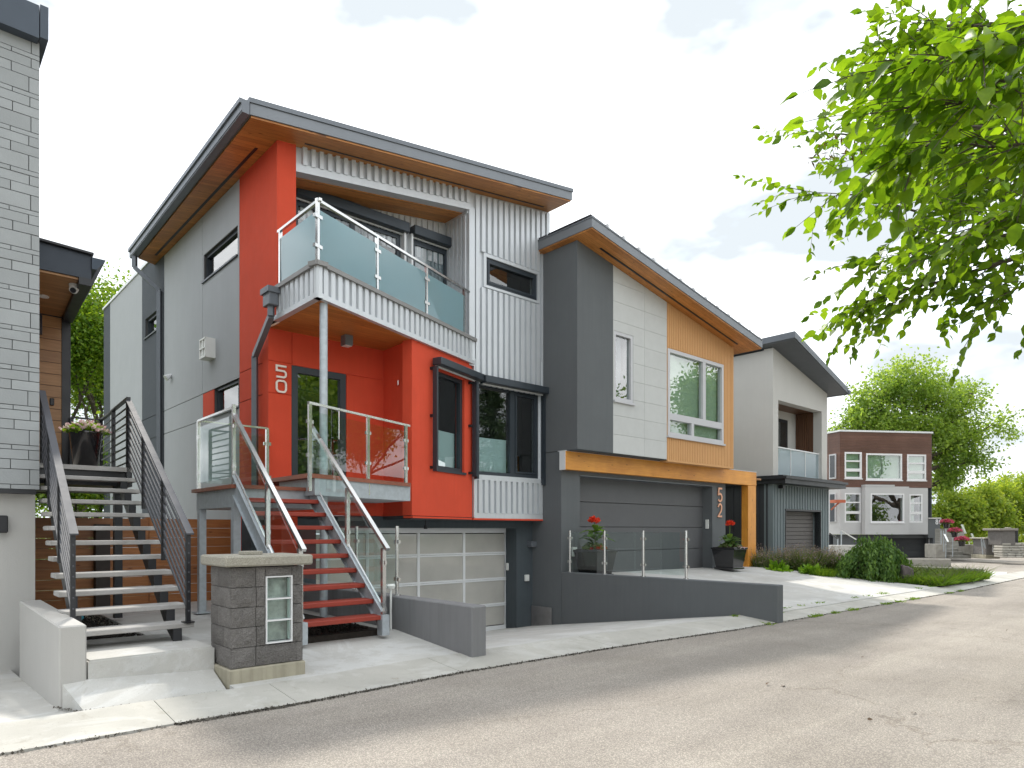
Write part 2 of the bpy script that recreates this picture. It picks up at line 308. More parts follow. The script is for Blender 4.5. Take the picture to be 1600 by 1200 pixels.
def hexa(bm, b4, t4, bevel=0):
    vs = [bm.verts.new(v) for v in list(b4)+list(t4)]
    fs = [bm.faces.new([vs[i] for i in q]) for q in ((3, 2, 1, 0), (4, 5, 6, 7), (0, 1, 5, 4), (1, 2, 6, 5), (2, 3, 7, 6), (3, 0, 4, 7))]
    if bevel: bmesh.ops.bevel(bm, geom=list({e for f in fs for e in f.edges}), offset=bevel, segments=1, affect='EDGES')
    return vs
def pbox(bm, pl, u0, u1, z0, z1, d0, d1, bevel=0, z0b=None, z1b=None):
    """box on a wall plane; z0b/z1b: bottom/top heights at u1 when they slope"""
    z0b = z0 if z0b is None else z0b; z1b = z1 if z1b is None else z1b
    hexa(bm, [pl.p(u0, z0, d0), pl.p(u1, z0b, d0), pl.p(u1, z0b, d1), pl.p(u0, z0, d1)],
         [pl.p(u0, z1, d0), pl.p(u1, z1b, d0), pl.p(u1, z1b, d1), pl.p(u0, z1, d1)], bevel)
def prism(bm, pts, z0, z1):
    """plan polygon with flat or per-vertex heights"""
    n = len(pts); a = z0 if isinstance(z0, (list, tuple)) else [z0]*n; b = z1 if isinstance(z1, (list, tuple)) else [z1]*n
    lo = [bm.verts.new((p[0], p[1], a[i])) for i, p in enumerate(pts)]; hi = [bm.verts.new((p[0], p[1], b[i])) for i, p in enumerate(pts)]
    bm.faces.new(lo[::-1]); bm.faces.new(hi)
    for i in range(n): j = (i+1) % n; bm.faces.new([lo[i], lo[j], hi[j], hi[i]])
def wall(bm, pl, u0, u1, z0, ztop, holes=(), d0=-.2, d1=0):
    """wall slab with rectangular openings; ztop is a number or a function of u"""
    zt = ztop if callable(ztop) else (lambda u: ztop)
    us = sorted({u0, u1} | {min(max(h[k], u0), u1) for h in holes for k in (0, 1)})
    for a, b in zip(us, us[1:]):
        if b-a < 1e-5: continue
        m = (a+b)/2; hs = sorted((h[2], min(h[3], zt(m))) for h in holes if h[0] < m < h[1] and h[3] > z0 and h[2] < zt(m)); z = z0
        for ha, hb in hs:
            if ha > z: pbox(bm, pl, a, b, z, ha, d0, d1)
            z = max(z, hb)
        if zt(m) > z: pbox(bm, pl, a, b, z, zt(a), d0, d1, z1b=zt(b))
def ribs(bm, pl, u0, u1, z0, ztop, holes=(), pitch=.152, flat=.088, d=.055, base=0, m=.0):
    zt = ztop if callable(ztop) else (lambda u: ztop)
    n = max(1, int((u1-u0)/pitch)); p = (u1-u0)/n; f = flat*p/pitch
    for i in range(n):
        a = u0+i*p+(p-f)/2; b = a+f; mid = (a+b)/2; z = z0
        cuts = sorted((h[2]-m, h[3]+m) for h in holes if h[0]-m < b and h[1]+m > a)
        segs = []
        for ha, hb in cuts:
            if ha > z: segs.append((z, ha, z, ha))
            z = max(z, hb)
        if zt(mid) > z: segs.append((z, zt(a), z, zt(b)))
        s = .005
        for (za, zb, zc, zd) in segs:       # trapezoid rib
            hexa(bm, [pl.p(a-s, za, base), pl.p(b+s, zc, base), pl.p(b, zc, base+d), pl.p(a, za, base+d)],
                 [pl.p(a-s, zb, base), pl.p(b+s, zd, base), pl.p(b, zd, base+d), pl.p(a, zb, base+d)])
def tube(bm, a, b, r, n=8, r2=None, cap=True):
    a = Vector(a); b = Vector(b); d = (b-a)
    if d.length < 1e-6: return
    q = d.to_track_quat('Z', 'Y'); r2 = r if r2 is None else r2
    A = [bm.verts.new(a+q @ Vector((r*math.cos(2*math.pi*i/n), r*math.sin(2*math.pi*i/n), 0))) for i in range(n)]
    B = [bm.verts.new(b+q @ Vector((r2*math.cos(2*math.pi*i/n), r2*math.sin(2*math.pi*i/n), 0))) for i in range(n)]
    for i in range(n): j = (i+1) % n; bm.faces.new([A[i], A[j], B[j], B[i]])
    if cap: bm.faces.new(A[::-1]); bm.faces.new(B)
def bar(bm, a, b, wd, ht, up=(0, 0, 1), bevel=0):
    """square bar from a to b: wd across, ht along up"""
    a = Vector(a); b = Vector(b); d = (b-a).normalized(); s = d.cross(Vector(up))
    if s.length < 1e-4: s = d.cross(Vector((1, 0, 0)))
    s.normalize(); t = s.cross(d).normalized()
    q = lambda p, i, j: p+s*(i*wd/2)+t*(j*ht/2)
    hexa(bm, [q(a, -1, -1), q(a, 1, -1), q(a, 1, 1), q(a, -1, 1)], [q(b, -1, -1), q(b, 1, -1), q(b, 1, 1), q(b, -1, 1)], bevel)
def pathbars(bm, pts, wd, ht, up=(0, 0, 1)):
    for a, b in zip(pts, pts[1:]): bar(bm, a, b, wd, ht, up)
def lathe(bm, c, prof, n=20):
    rings = [[bm.verts.new((c[0]+r*math.cos(2*math.pi*i/n), c[1]+r*math.sin(2*math.pi*i/n), c[2]+z)) for i in range(n)] for r, z in prof]
    for A, B in zip(rings, rings[1:]):
        for i in range(n): j = (i+1) % n; bm.faces.new([A[i], A[j], B[j], B[i]])
    bm.faces.new(rings[0][::-1]); bm.faces.new(rings[-1])
def patch(bm, p00, p10, p11, p01, nu=8, nv=8, thick=.12, wob=0):
    P = [Vector(p) for p in (p00, p10, p11, p01)]
    g = [[None]*(nv+1) for _ in range(nu+1)]; h = [[None]*(nv+1) for _ in range(nu+1)]
    for i in range(nu+1):
        for j in range(nv+1):
            a, b = i/nu, j/nv; p = P[0]*(1-a)*(1-b)+P[1]*a*(1-b)+P[2]*a*b+P[3]*(1-a)*b
            g[i][j] = bm.verts.new(p); h[i][j] = bm.verts.new(p-Vector((0, 0, thick)))
    for i in range(nu):
        for j in range(nv):
            bm.faces.new([g[i][j], g[i+1][j], g[i+1][j+1], g[i][j+1]]); bm.faces.new([h[i][j], h[i][j+1], h[i+1][j+1], h[i+1][j]])
    for i in range(nu):
        bm.faces.new([g[i][0], h[i][0], h[i+1][0], g[i+1][0]]); bm.faces.new([g[i][nv], g[i+1][nv], h[i+1][nv], h[i][nv]])
    for j in range(nv):
        bm.faces.new([g[0][j], g[0][j+1], h[0][j+1], h[0][j]]); bm.faces.new([g[nu][j], h[nu][j], h[nu][j+1], g[nu][j+1]])
def window(parent, pl, u0, u1, z0, z1, fm, d=-.1, fw=.055, fd=.09, vm=(), hm=(), blind=None, bm_=None, back=.5, gm=None, sill=None, sash=None, name='window', z0b=None, z1b=None, label=None, inner=None):
    """window part: frame mesh, with pane / blind / sill children. vm, hm: mullions (u, za, zb) / transoms (z, ua, ub) given as positions"""
    f = NB(); zs = (z0, z1)
    pbox(f, pl, u0, u1, z0, z0+fw, d-fd/2, d+fd/2); pbox(f, pl, u0, u1, z1-fw, z1, d-fd/2, d+fd/2)
    pbox(f, pl, u0, u0+fw, z0+fw, z1-fw, d-fd/2, d+fd/2); pbox(f, pl, u1-fw, u1, z0+fw, z1-fw, d-fd/2, d+fd/2)
    for (u, za, zb, wd) in vm: pbox(f, pl, u-wd/2, u+wd/2, za, zb, d-fd/2+.002, d+fd/2-.003)
    for (z, ua, ub, wd) in hm: pbox(f, pl, ua, ub, z-wd/2, z+wd/2, d-fd/2+.003, d+fd/2-.005)
    o = obj(name, f, fm, parent)
    if label: o['label'] = label
    # panes: split by full grid of mullions
    cells = [(u0+fw, u1-fw, z0+fw, z1-fw)]
    for (z, ua, ub, wd) in hm:
        nc = []
        for c in cells:
            if c[2] < z < c[3] and ua < (c[0]+c[1])/2 < ub: nc += [(c[0], c[1], c[2], z-wd/2), (c[0], c[1], z+wd/2, c[3])]
            else: nc.append(c)
        cells = nc
    for (u, za, zb, wd) in vm:
        nc = []
        for c in cells:
            if c[0] < u < c[1] and za < (c[2]+c[3])/2 < zb: nc += [(c[0], u-wd/2, c[2], c[3]), (u+wd/2, c[1], c[2], c[3])]
            else: nc.append(c)
        cells = nc
    for c in cells:
        g = NB(); pbox(g, pl, c[0]+.002, c[1]-.002, c[2]+.002, c[3]-.002, d-.012, d+.0); obj('pane', g, gm or WIN, o)
    if sash:
        for (a, b, za, zb) in sash:
            s = NB(); w_ = .045
            for q in ((a, b, za, za+w_), (a, b, zb-w_, zb), (a, a+w_, za+w_, zb-w_), (b-w_, b, za+w_, zb-w_)): pbox(s, pl, *q, d+.004, d+fd/2+.012)
            obj('sash', s, fm, o)
    if blind:
        for (a, b, za, zb) in blind:
            s = NB(); n = max(1, int((zb-za)/.05))
            for i in range(n):   # pleats
                zA = za+(zb-za)*i/n; zB = za+(zb-za)*(i+1)/n; zm = (zA+zB)/2
                hexa(s, [pl.p(a, zA, d-.12), pl.p(b, zA, d-.12), pl.p(b, zA, d-.10), pl.p(a, zA, d-.10)],
                     [pl.p(a, zB, d-.12), pl.p(b, zB, d-.12), pl.p(b, zB, d-.09), pl.p(a, zB, d-.09)])
            obj('blind', s, bm_ or BLIND, o)
    if back:
        k = NB(); pbox(k, pl, u0-.05, u1+.05, z0-.05, z1+.05, d-back-.02, d-back)
        for q in ((u0-.05, u0-.03, z0-.05, z1+.05), (u1+.03, u1+.05, z0-.05, z1+.05), (u0-.03, u1+.03, z0-.05, z0-.03), (u0-.03, u1+.03, z1+.03, z1+.05)):
            pbox(k, pl, *q, d-back, d-fd/2-.004)
        obj('dark_interior', k, inner or DARKIN, o)
    if sill:
        s = NB(); pbox(s, pl, u0-.03, u1+.03, z0-.05, z0-.004, d-.02, sill); obj('sill', s, fm, o)
    return o
def strokes(bm, pl, u, z, h, wd, lines, th, d, asp=.62):
    """numerals as mitred strokes; lines in a unit box"""
    for ln, closed in lines:
        pts = [(u+x*h*asp, z+y*h) for x, y in ln]; n = len(pts)
        L_ = []; 
        for i in range(n):
            p = Vector(pts[i]); a = Vector(pts[i-1]) if (i or closed) else None; b = Vector(pts[(i+1) % n]) if (i < n-1 or closed) else None
            d1 = (p-a).normalized() if a is not None else (b-p).normalized(); d2 = (b-p).normalized() if b is not None else d1
            t = (d1+d2).normalized(); nn = Vector((-t.y, t.x)); k = wd/2/max(.5, nn.dot(Vector((-d1.y, d1.x))))
            L_.append((p+nn*k, p-nn*k))
        rng = range(n if closed else n-1)
        ring = [[bm.verts.new(pl.p(q[0], q[1], dd)) for q in (l, r) for dd in (d, d+th)] for l, r in L_]
        for i in rng:
            A, B = ring[i], ring[(i+1) % n]
            for x, y in ((1, 3), (0, 1), (3, 2), (2, 0)): bm.faces.new([A[x], A[y], B[y], B[x]])
        if not closed:
            for A in (ring[0], ring[-1]): bm.faces.new([A[0], A[1], A[3], A[2]])
def arc(cx, cy, rx, ry, a0, a1, n=8): return [(cx+rx*math.cos(R(a0+(a1-a0)*i/n)), cy+ry*math.sin(R(a0+(a1-a0)*i/n))) for i in range(n+1)]
def quads(name, P, m, parent=None, verts_per=4):
    """P: (n, k, 3) polygons -> one mesh; world coords"""
    b = BASE[parent.name] if parent else Vector((0, 0, 0)); n, k, _ = P.shape
    me = bpy.data.meshes.new(name); me.vertices.add(n*k); me.loops.add(n*k); me.polygons.add(n)
    me.vertices.foreach_set('co', (P-np.array(b)).astype(np.float32).ravel()); me.loops.foreach_set('vertex_index', np.arange(n*k, dtype=np.int32))
    me.polygons.foreach_set('loop_start', np.arange(0, n*k, k, dtype=np.int32)); me.polygons.foreach_set('loop_total', np.full(n, k, dtype=np.int32))
    me.update(); me.validate(); me.materials.append(m); o = link(name, me, parent); BASE[o.name] = b; return o
def unit(v): return v/np.maximum(np.linalg.norm(v, axis=-1, keepdims=True), 1e-6)
def leaves(c, size, var=.35, asp=.55, droop=.35, dirs=None, updir=.4, k=4):
    """leaf polygons at points c (n,3)"""
    n = len(c); d = RNG.normal(size=(n, 3)) if dirs is None else dirs+RNG.normal(size=(n, 3))*.5
    d[:, 2] -= droop; d = unit(d); nn = RNG.normal(size=(n, 3))*.8; nn[:, 2] += updir*2; s = unit(np.cross(d, nn)); nn = np.cross(s, d)
    l = size*(1+RNG.uniform(-var, var, (n, 1))); wd = l*asp/2
    if k == 4: return np.stack([c-d*l*.5, c+s*wd-d*l*.05+nn*l*.06, c+d*l*.5, c-s*wd-d*l*.05+nn*l*.06], 1)
    cu = nn*l*.10
    return np.stack([c, c+d*l*.22+s*wd*.8+cu*.7, c+d*l*.5+s*wd+cu, c+d*l*.8+s*wd*.5+cu*.3, c+d*l*1.0-nn*l*.1, c+d*l*.8-s*wd*.5+cu*.3, c+d*l*.5-s*wd+cu, c+d*l*.22-s*wd*.8+cu*.7], 1)
def grow(bm, p, d, ln, r, depth, tips, spread=.6, up=.12, taper=.66, nseg=3, kids=(2, 3), shr=.72, rnd=random):
    """recursive branch; collects twig points with direction"""
    q = Vector(p); d = Vector(d).normalized()
    for i in range(nseg):
        d = (d+Vector((rnd.gauss(0, .13), rnd.gauss(0, .13), rnd.gauss(0, .1)+up*.25))).normalized(); e = q+d*(ln/nseg); ra = r*(1-(1-taper)*i/nseg); rb = r*(1-(1-taper)*(i+1)/nseg)
        tube(bm, q, e, ra, 7 if r > .06 else 5 if r > .02 else 3, rb, cap=False); q = e
        if depth <= 1: tips.append((q.copy(), d.copy()))
        elif depth == 2 and i == nseg-1: tips.append((q.copy(), d.copy()))
    if depth > 0:
        for k in range(rnd.randint(*kids)):
            ax = Vector((rnd.gauss(0, 1), rnd.gauss(0, 1), rnd.gauss(0, .7))).normalized(); nd = (d+ax*spread*rnd.uniform(.6, 1.3)+Vector((0, 0, up))).normalized()
            grow(bm, q, nd, ln*shr*rnd.uniform(.8, 1.15), r*taper*rnd.uniform(.7, .95), depth-1, tips, spread, up, taper, nseg, kids, shr, rnd)
def around(tips, per, sig):
    P = np.array([t[0] for t in tips]); D = np.array([t[1] for t in tips])
    idx = np.repeat(np.arange(len(P)), per); return P[idx]+RNG.normal(size=(len(idx), 3))*sig, D[idx]

# ------------------------------------------------------------------ layout: street directions and wall planes (metres, camera at the origin)
D = (-.6708, .7417); B = (.7417, .6708)              # D: away from the street into the lots, B: along the street
def mv(p, b=0, d=0): return (p[0]+B[0]*b+D[0]*d, p[1]+B[1]*b+D[1]*d)
PB = Pl((.649, 15.05), B)                            # steel front of house 50 (u=0 where the dark house meets it)
CF = PB.xy(-6.02)                                    # front left corner of house 50
S50 = Pl(CF, D, -1)                                  # its side wall, u runs back
if S50.n[0]*B[0]+S50.n[1]*B[1] > 0: S50.n = (-S50.n[0], -S50.n[1])
BC = (-2.79, 9.82); BR = (-.774, 13.76)
PA = Pl(BC, (BR[0]-BC[0], BR[1]-BC[1]))              # splayed bay and balcony front
PD = Pl((-4.0, 11.21), B)                            # red entrance wall
PL = PB.off(-.74)                                    # loggia back wall
PP = Pl((.458, 15.26), B)                            # charcoal wall round the lower garage (u=0 at its right end)
S52 = Pl((1.054, 14.6), D); 
if S52.n[0]*B[0]+S52.n[1]*B[1] > 0: S52.n = (-S52.n[0], -S52.n[1])
PG = Pl((1.054, 14.6), B)                            # garage front of house 52
PU = Pl((1.363, 14.26), B)                           # upper front of house 52
P54 = Pl((8.26, 21.6), B)
uB = lambda px: PB.hit(px)

# ------------------------------------------------------------------ setting
# road edge and the concrete strip beside it
E = [(-14, -4.9), (-8, .5), (-2.6, 5.28), (-1.85, 5.9), (-.54, 7.2), (1.31, 8.75), (3.38, 10.3), (11.0, 16.8), (16.2, 21.6), (24, 28.6), (34, 37.6)]
I = [mv(p, 0, .62) for p in E]
EJ = []; rj = random.Random(2)
for p, q in zip(E[1:-2], E[2:-1]):
    n = max(1, int(math.hypot(q[0]-p[0], q[1]-p[1])/.16))
    for k in range(n): t = k/n; o_ = -.012-abs(rj.gauss(0, .014)); EJ.append(mv((p[0]+(q[0]-p[0])*t, p[1]+(q[1]-p[1])*t), 0, o_))
bm = NB(); prism(bm, [(-14, -4.9), (-14, -40), (70, -40), (70, 80), (48, 80), (34, 37.6)][::-1] + EJ, -.3, 0)
bmesh.ops.triangulate(bm, faces=bm.faces); struct('road', bm, ASPH)
bm = NB(); prism(bm, [(-300, -200), (500, -200), (500, 600), (-300, 600)], -2.6, -2.3); struct('ground', bm, GROUND)
cum = 0
for i in range(1, len(E)-1):     # curb strip, cast in bays with joints between
    a, b, c, d_ = Vector((*E[i], 0)), Vector((*E[i+1], 0)), Vector((*I[i+1], 0)), Vector((*I[i], 0)); ln = (b-a).length; n = max(1, round(ln/2.6))
    for k in range(n):
        g = .006/ln*n; t0, t1 = (k+g*.5)/n, (k+1-g*.5)/n
        bm = NB(); z = lambda v, h: (v.x, v.y, h)
        p0, p1, p2, p3 = a.lerp(b, t0), a.lerp(b, t1), d_.lerp(c, t1), d_.lerp(c, t0)
        hexa(bm, [z(p0, -.2), z(p1, -.2), z(p2, -.2), z(p3, -.2)], [z(p0, .012), z(p1, .012), z(p2, .075), z(p3, .075)])
        struct('curb_strip', bm, CURB)
def earth(name, pts, z1, m=SOIL, z0=-.6):
    bm = NB(); prism(bm, pts, z0, z1); bmesh.ops.triangulate(bm, faces=bm.faces); return struct(name, bm, m)
# driveway of the red house: falls from the curb to the garage
LW0 = (-.456, 7.78)                                   # low grey wall, street end, left corner
lw = Pl(LW0, D, -1); lwR = mv(LW0, .216)
rw0 = S52.xy(-4.82)                                   # retaining wall, street end
a = mv(lwR, .0, .36); bq = mv(rw0, 0, .3)
def inner(px_pt):   # point on the inner curb line below a plan point along D
    best = None
    for p, q in zip(I, I[1:]):
        x1, y1 = p; x2, y2 = q; dx, dy = x2-x1, y2-y1; den = D[0]*dy-D[1]*dx
        if abs(den) < 1e-9: continue
        t = ((x1-px_pt[0])*dy-(y1-px_pt[1])*dx)/den; s = ((x1-px_pt[0])*D[1]-(y1-px_pt[1])*D[0])/den
        if -.001 <= s <= 1.001: best = (px_pt[0]+D[0]*t, px_pt[1]+D[1]*t)
    return best
a = inner(lwR); bq = inner(rw0)
gl = PP.xy(PP.hit(470)); gr = PP.xy(0)
def toPP(p, d=.45):
    u = (p[0]-PP.o[0])*PP.u[0]+(p[1]-PP.o[1])*PP.u[1]; return PP.xy(u, -d)
bm = NB(); patch(bm, (*a, .07), (*bq, .07), (*toPP(rw0), -.69), (*toPP(lwR), -.69), 10, 10, .2); struct('garage_driveway', bm, CONCL)
# walk beside the red stair
w0 = (-3.05, 6.2); wi = inner((-2.62, 6.3)); a2 = inner(LW0)
bm = NB(); patch(bm, (*wi, .07), (*a2, .07), (*mv(a2, 0, 1.35), .2), (*mv(wi, 0, 1.35), .2), 6, 6, .3); struct('front_walk', bm, CONC)
bm = NB(); patch(bm, (*mv(wi, 0, 1.36), .2), (*mv(a2, 0, 1.36), .2), (*mv(a2, 0, 7.4), .27), (*mv(wi, 0, 7.4), .27), 6, 6, .9); struct('side_walk', bm, CONC)
# driveway of the charcoal house
c0 = inner(mv(rw0, .03)); c1 = (10.8, 17.25); c2 = (6.9, 20.3); 
k0 = PG.xy(0, -.4); 
bm = NB(); prism(bm, [mv(rw0, .02, .45), c1, (8.76, 18.5), (7.35, 19.65), mv((7.35, 19.65), 0, 1.5), PG.xy(7.6, -2.2), PG.xy(.02, -2.2), PG.xy(.03, 0)],
              -.9, [.075, .07, .26, .45, .47, .5, .52, .52]); bmesh.ops.triangulate(bm, faces=bm.faces); struct('upper_driveway', bm, CONC)
earth('planting_bed', [(7.2, 19.85), (8.8, 18.58), (10.86, 17.33), (13.7, 19.85), (12.0, 21.9), mv((12.0, 21.9), 0, 3), (8.4, 21.9), mv((7.3, 19.8), .15, 1.2)], .13, SOIL)
# lane that branches left behind the bed and the white apron at its mouth
bm = NB(); prism(bm, [mv((13.9, 20.0), 0, .02), (15.75, 21.75), (17.4, 24), (14.5, 26.5), (11.5, 25)], -.3, .045); struct('white_apron', bm, CONCL)
bm = NB(); prism(bm, [(16.3, 22.6), (24, 29.5), (34, 38.5), (34, 60), (14, 60), (10, 34), (13.2, 26.2), (17.1, 24.5)], -.3, .004); struct('side_lane', bm, ASPH)
# slabs of the stone house on the left
bm = NB(); prism(bm, [(-3.78, 5.69), (-3.45, 5.5), (-8, 1.3), (-14, -4), (-20, 2), mv((-3.78, 5.69), 0, 9)], -.7, [.0, .03, .03, .03, -.1, -.4]); bmesh.ops.triangulate(bm, faces=bm.faces); struct('neighbour_driveway', bm, CONCL)
bm = NB(); prism(bm, [(-3.44, 5.51), (-2.6, 6.24), (-2.93, 6.62), (-3.62, 5.83), (-3.76, 5.70)], -.2, [.025, .03, .20, .23, .22]); bmesh.ops.triangulate(bm, faces=bm.faces); struct('entry_ramp', bm, CONC)
st0 = (-3.62, 5.83); st1 = (-2.86, 6.56)
bm = NB(); prism(bm, [st0, st1, mv(st1, 0, 1.15), mv(st1, -.2, 1.2), mv(st0, -.05, 1.3)], -.2, .39)
bmesh.ops.bevel(bm, geom=[e for e in bm.edges if all(v.co.z > .3 for v in e.verts)], offset=.015, segments=2, affect='EDGES'); struct('landing_step', bm, CONC)
earth('mulch_bed', [mv(st0, -.1, 1.25), mv(st1, -.25, 1.1), mv(st1, -.35, 5), mv(st0, -.1, 5)], .285)
earth('back_yard', [(-18, 14), (-6.4, 11.2), (-4.4, 13.4), (-14, 26), (-30, 40), (-60, 40)], .1, GROUND)

# ------------------------------------------------------------------ house 50 (red, steel, pale grey)
H50 = thing('modern_house', 'red stucco and corrugated steel house numbered 50 with tilted roof', 'house', (CF[0], CF[1], .2))
zroof = lambda u: 7.78+.129*(u+6.02)                  # underside of the roof along the front
u460, u732, uR = uB(460), uB(732), .26; u740 = -1.918
hz = lambda u: 7.41+(7.93-7.41)*(u-u460)/(u732-u460)  # loggia header
FL = 5.36                                             # balcony floor
# steel front
swu0, swz0 = PB.hit(758, 402); swu1, swz1 = PB.hit(838, 470); swz1 = PB.hit(758, 447)[1]; swz0 = (swz0+PB.hit(838, 430)[1])/2; swz1 = (swz1+PB.hit(838, 470)[1])/2
SW = (swu0, swu1, swz1, swz0)
bwu0, bwu1 = PB.hit(743), PB.hit(841); bz1 = 4.50; bz0 = 1.5+(829-741)/F*13.79; BW = (bwu0, bwu1, bz0, bz1)
bm = NB(); wall(bm, PB, u732, uR, FL, zroof, [SW]); wall(bm, PB, u740, uR, 1.77, FL, [BW])
for i in range(12):   # stepped header band over the loggia
    a = u460+(u732-u460)*i/12; b = u460+(u732-u460)*(i+1)/12
    pbox(bm, PB, a, b, hz(a), zroof(a), -.16, 0, z0b=hz(b), z1b=zroof(b))
obj('steel_wall', bm, GALV, H50)
bm = NB(); ribs(bm, PB, u732+.12, uR-.02, FL-.9, lambda u: zroof(u)-.05, [SW], m=.075)
ribs(bm, PB, u740+.10, uR-.05, bz1+.2, FL-.9, []); ribs(bm, PB, u740+.06, .0, 1.86, bz0-.1, [])
obj('steel_ribs', bm, GALV, H50)
bm = NB(); n = 24
for i in range(n):
    a = u460+.06+(u732-u460-.06)*(i+.44)/n; b = a+(u732-u460)/n*.47
    hexa(bm, [PB.p(a-.004, hz(a)+.11, 0), PB.p(b+.004, hz(b)+.11, 0), PB.p(b, hz(b)+.11, .06), PB.p(a, hz(a)+.11, .06)],
         [PB.p(a-.004, zroof(a)+.02, 0), PB.p(b+.004, zroof(b)+.02, 0), PB.p(b, zroof(b)+.02, .06), PB.p(a, zroof(a)+.02, .06)])
obj('header_ribs', bm, GALV, H50)
bm = NB()
hexa(bm, [PB.p(u460, hz(u460)-.012, -.17), PB.p(u732, hz(u732)-.012, -.17), PB.p(u732, hz(u732)-.012, .04), PB.p(u460, hz(u460)-.012, .04)],
     [PB.p(u460, hz(u460)+.12, -.17), PB.p(u732, hz(u732)+.12, -.17), PB.p(u732, hz(u732)+.12, .04), PB.p(u460, hz(u460)+.12, .04)])
pbox(bm, PB, u732-.012, u732+.13, FL-.55, hz(u732)+.05, -.1, .042); pbox(bm, PB, u740-.02, u740+.06, 1.77, FL-.4, -.05, .04)
for q in ((SW[0]-.07, SW[1]+.07, SW[3], SW[3]+.07), (SW[0]-.07, SW[1]+.07, SW[2]-.05, SW[2]), (SW[0]-.07, SW[0], SW[2], SW[3]), (SW[1], SW[1]+.07, SW[2], SW[3])): pbox(bm, PB, *q, -.1, .044)
pbox(bm, PB, u740-.01, .05, 1.75, 1.86, -.03, .041); pbox(bm, PB, u740+.06, .05, bz0-.11, bz0-.02, -.03, .041)
for px in (846,): pbox(bm, PB, -.06, 0.02, 1.87, 5.2, -.03, .043)
obj('steel_trim', bm, GALV, H50)
bm = NB(); pbox(bm, PB, u740-.04, .06, 1.715, 1.748, -.25, .05); pbox(bm, PA, 2.33, PA.hit(738), 1.72, 1.752, -.2, -.0); obj('red_drip_edge', bm, RED, H50)
# loggia
bm = NB(); pbox(bm, PL, u460-.1, u732+.02, FL-.1, 8.3, -.1, 0); obj('loggia_wall', bm, GALV, H50)
bm = NB(); pbox(bm, PB, u732, u732+.06, FL-.1, hz(u732)+.1, -.74, -.17); obj('loggia_side_wall', bm, GALV, H50)
sp = Pl(PB.xy(u732, -.74), (-D[0], -D[1]))
sp.n = (-B[0], -B[1])
bm = NB(); ribs(bm, sp, .03, .70, FL, hz(u732)-.08, [], .125, .07, .034); pbox(bm, sp, 0, .74, hz(u732)-.08, hz(u732)-.02, 0, .036); obj('loggia_side_ribs', bm, GALV, H50)
bm = NB(); n = 26
for i in range(n):
    a = u460+(u732-u460-.1)*(i+.2)/n; b = a+.09
    pbox(bm, PL, a, b, 7.0, hz(a)-.05, 0, .03)
obj('loggia_ribs', bm, GALV, H50)
bm = NB(); hexa(bm, [PB.p(u460, hz(u460)-.03, -.76), PB.p(u732, hz(u732)-.03, -.76), PB.p(u732, hz(u732)-.03, -.165), PB.p(u460, hz(u460)-.03, -.165)],
                [PB.p(u460, hz(u460)+.02, -.76), PB.p(u732, hz(u732)+.02, -.76), PB.p(u732, hz(u732)+.02, -.165), PB.p(u460, hz(u460)+.02, -.165)]); obj('loggia_ceiling', bm, SOFF, H50)
zb = PL.hit(630, 369)[1]; zt = PL.hit(630, 355)[1]
v0, v1, v2, v3 = PL.hit(455), PL.hit(631), PL.hit(638), PL.hit(704)
def shutter_box(pl, a, b, z0, z1, dd=.17, d=.0, parent=H50, ends=True):
    m = NB(); pbox(m, pl, a, b, z0, z1, d, d+dd, .012); o = obj('shutter_box', m, ANTH, parent)
    k = NB(); pbox(k, pl, a+.03, b-.03, z0-.03, z0-.002, d+.05, d+.07); obj('shutter_slat', k, SILV, o); return o
shutter_box(PL, v0, v1, zb, zt+.02, .2, .03); shutter_box(PL, v2, v3, PL.hit(703, 393)[1], PL.hit(703, 379)[1], .2, .03)
window(H50, PL, v0+.02, v1-.12, FL+.02, zb-.03, ANTH, d=.03, fw=.08, fd=.06, vm=[((v0+v1)/2, FL, zb, .09)], back=.02, name='balcony_door')
zb2 = PL.hit(703, 393)[1]
window(H50, PL, v2+.02, v3-.1, FL+.02, zb2-.03, ANTH, d=.03, fw=.1, fd=.06, back=.02, name='balcony_door', inner=mat('drawn_curtain', (.22, .25, .29), .8, var=.3, vscale=5))
bm = NB(); 
for a in (v1-.09, v2-.03, v3-.06): pbox(bm, PL, a, a+.04, FL, zb2+.02, .02, .16)
obj('shutter_guides', bm, SILV, H50)
# red pilaster and side wall
bm = NB(); pbox(bm, PB, -6.02+.018, u460, FL-.1, zroof(-6.02), -.74, .06, z1b=zroof(u460)); obj('red_pilaster', bm, RED, H50)
zb_, zs_ = 0.2, 7.78
su0, su1 = S50.hit(372), S50.hit(318); 
LWN = (S50.hit(371), S50.hit(334), (S50.hit(335, 652)[1]+S50.hit(371, 634)[1])/2, (S50.hit(335, 606)[1]+S50.hit(371, 590)[1])/2)
UWN = (su0+.02, su1, (S50.hit(318, 440)[1]+S50.hit(374, 397)[1])/2, (S50.hit(318, 400)[1]+S50.hit(374, 348)[1])/2)
RWN = (S50.hit(250), S50.hit(227), (S50.hit(227, 530)[1]+S50.hit(249, 512)[1])/2, (S50.hit(227, 500)[1]+S50.hit(249, 480)[1])/2)
ta = S50.hit(374); tg = S50.hit(256.5); th = S50.hit(222); ti = S50.hit(172); tj = S50.hit(162); tl = S50.hit(317)
zj1 = S50.hit(316, 616)[1]; zj2 = S50.hit(302, 662)[1]; zr1 = S50.hit(419, 563)[1]; zr2 = S50.hit(419, 613)[1]
bm = NB(); wall(bm, S50, .30, tj, -.7, 7.75, [UWN, LWN, RWN], -.2, -.016); wall(bm, S50, 0.0, .30, 4.95, 7.75, [], -.2, -.016); obj('side_wall', bm, MORTAR, H50)
G = .007
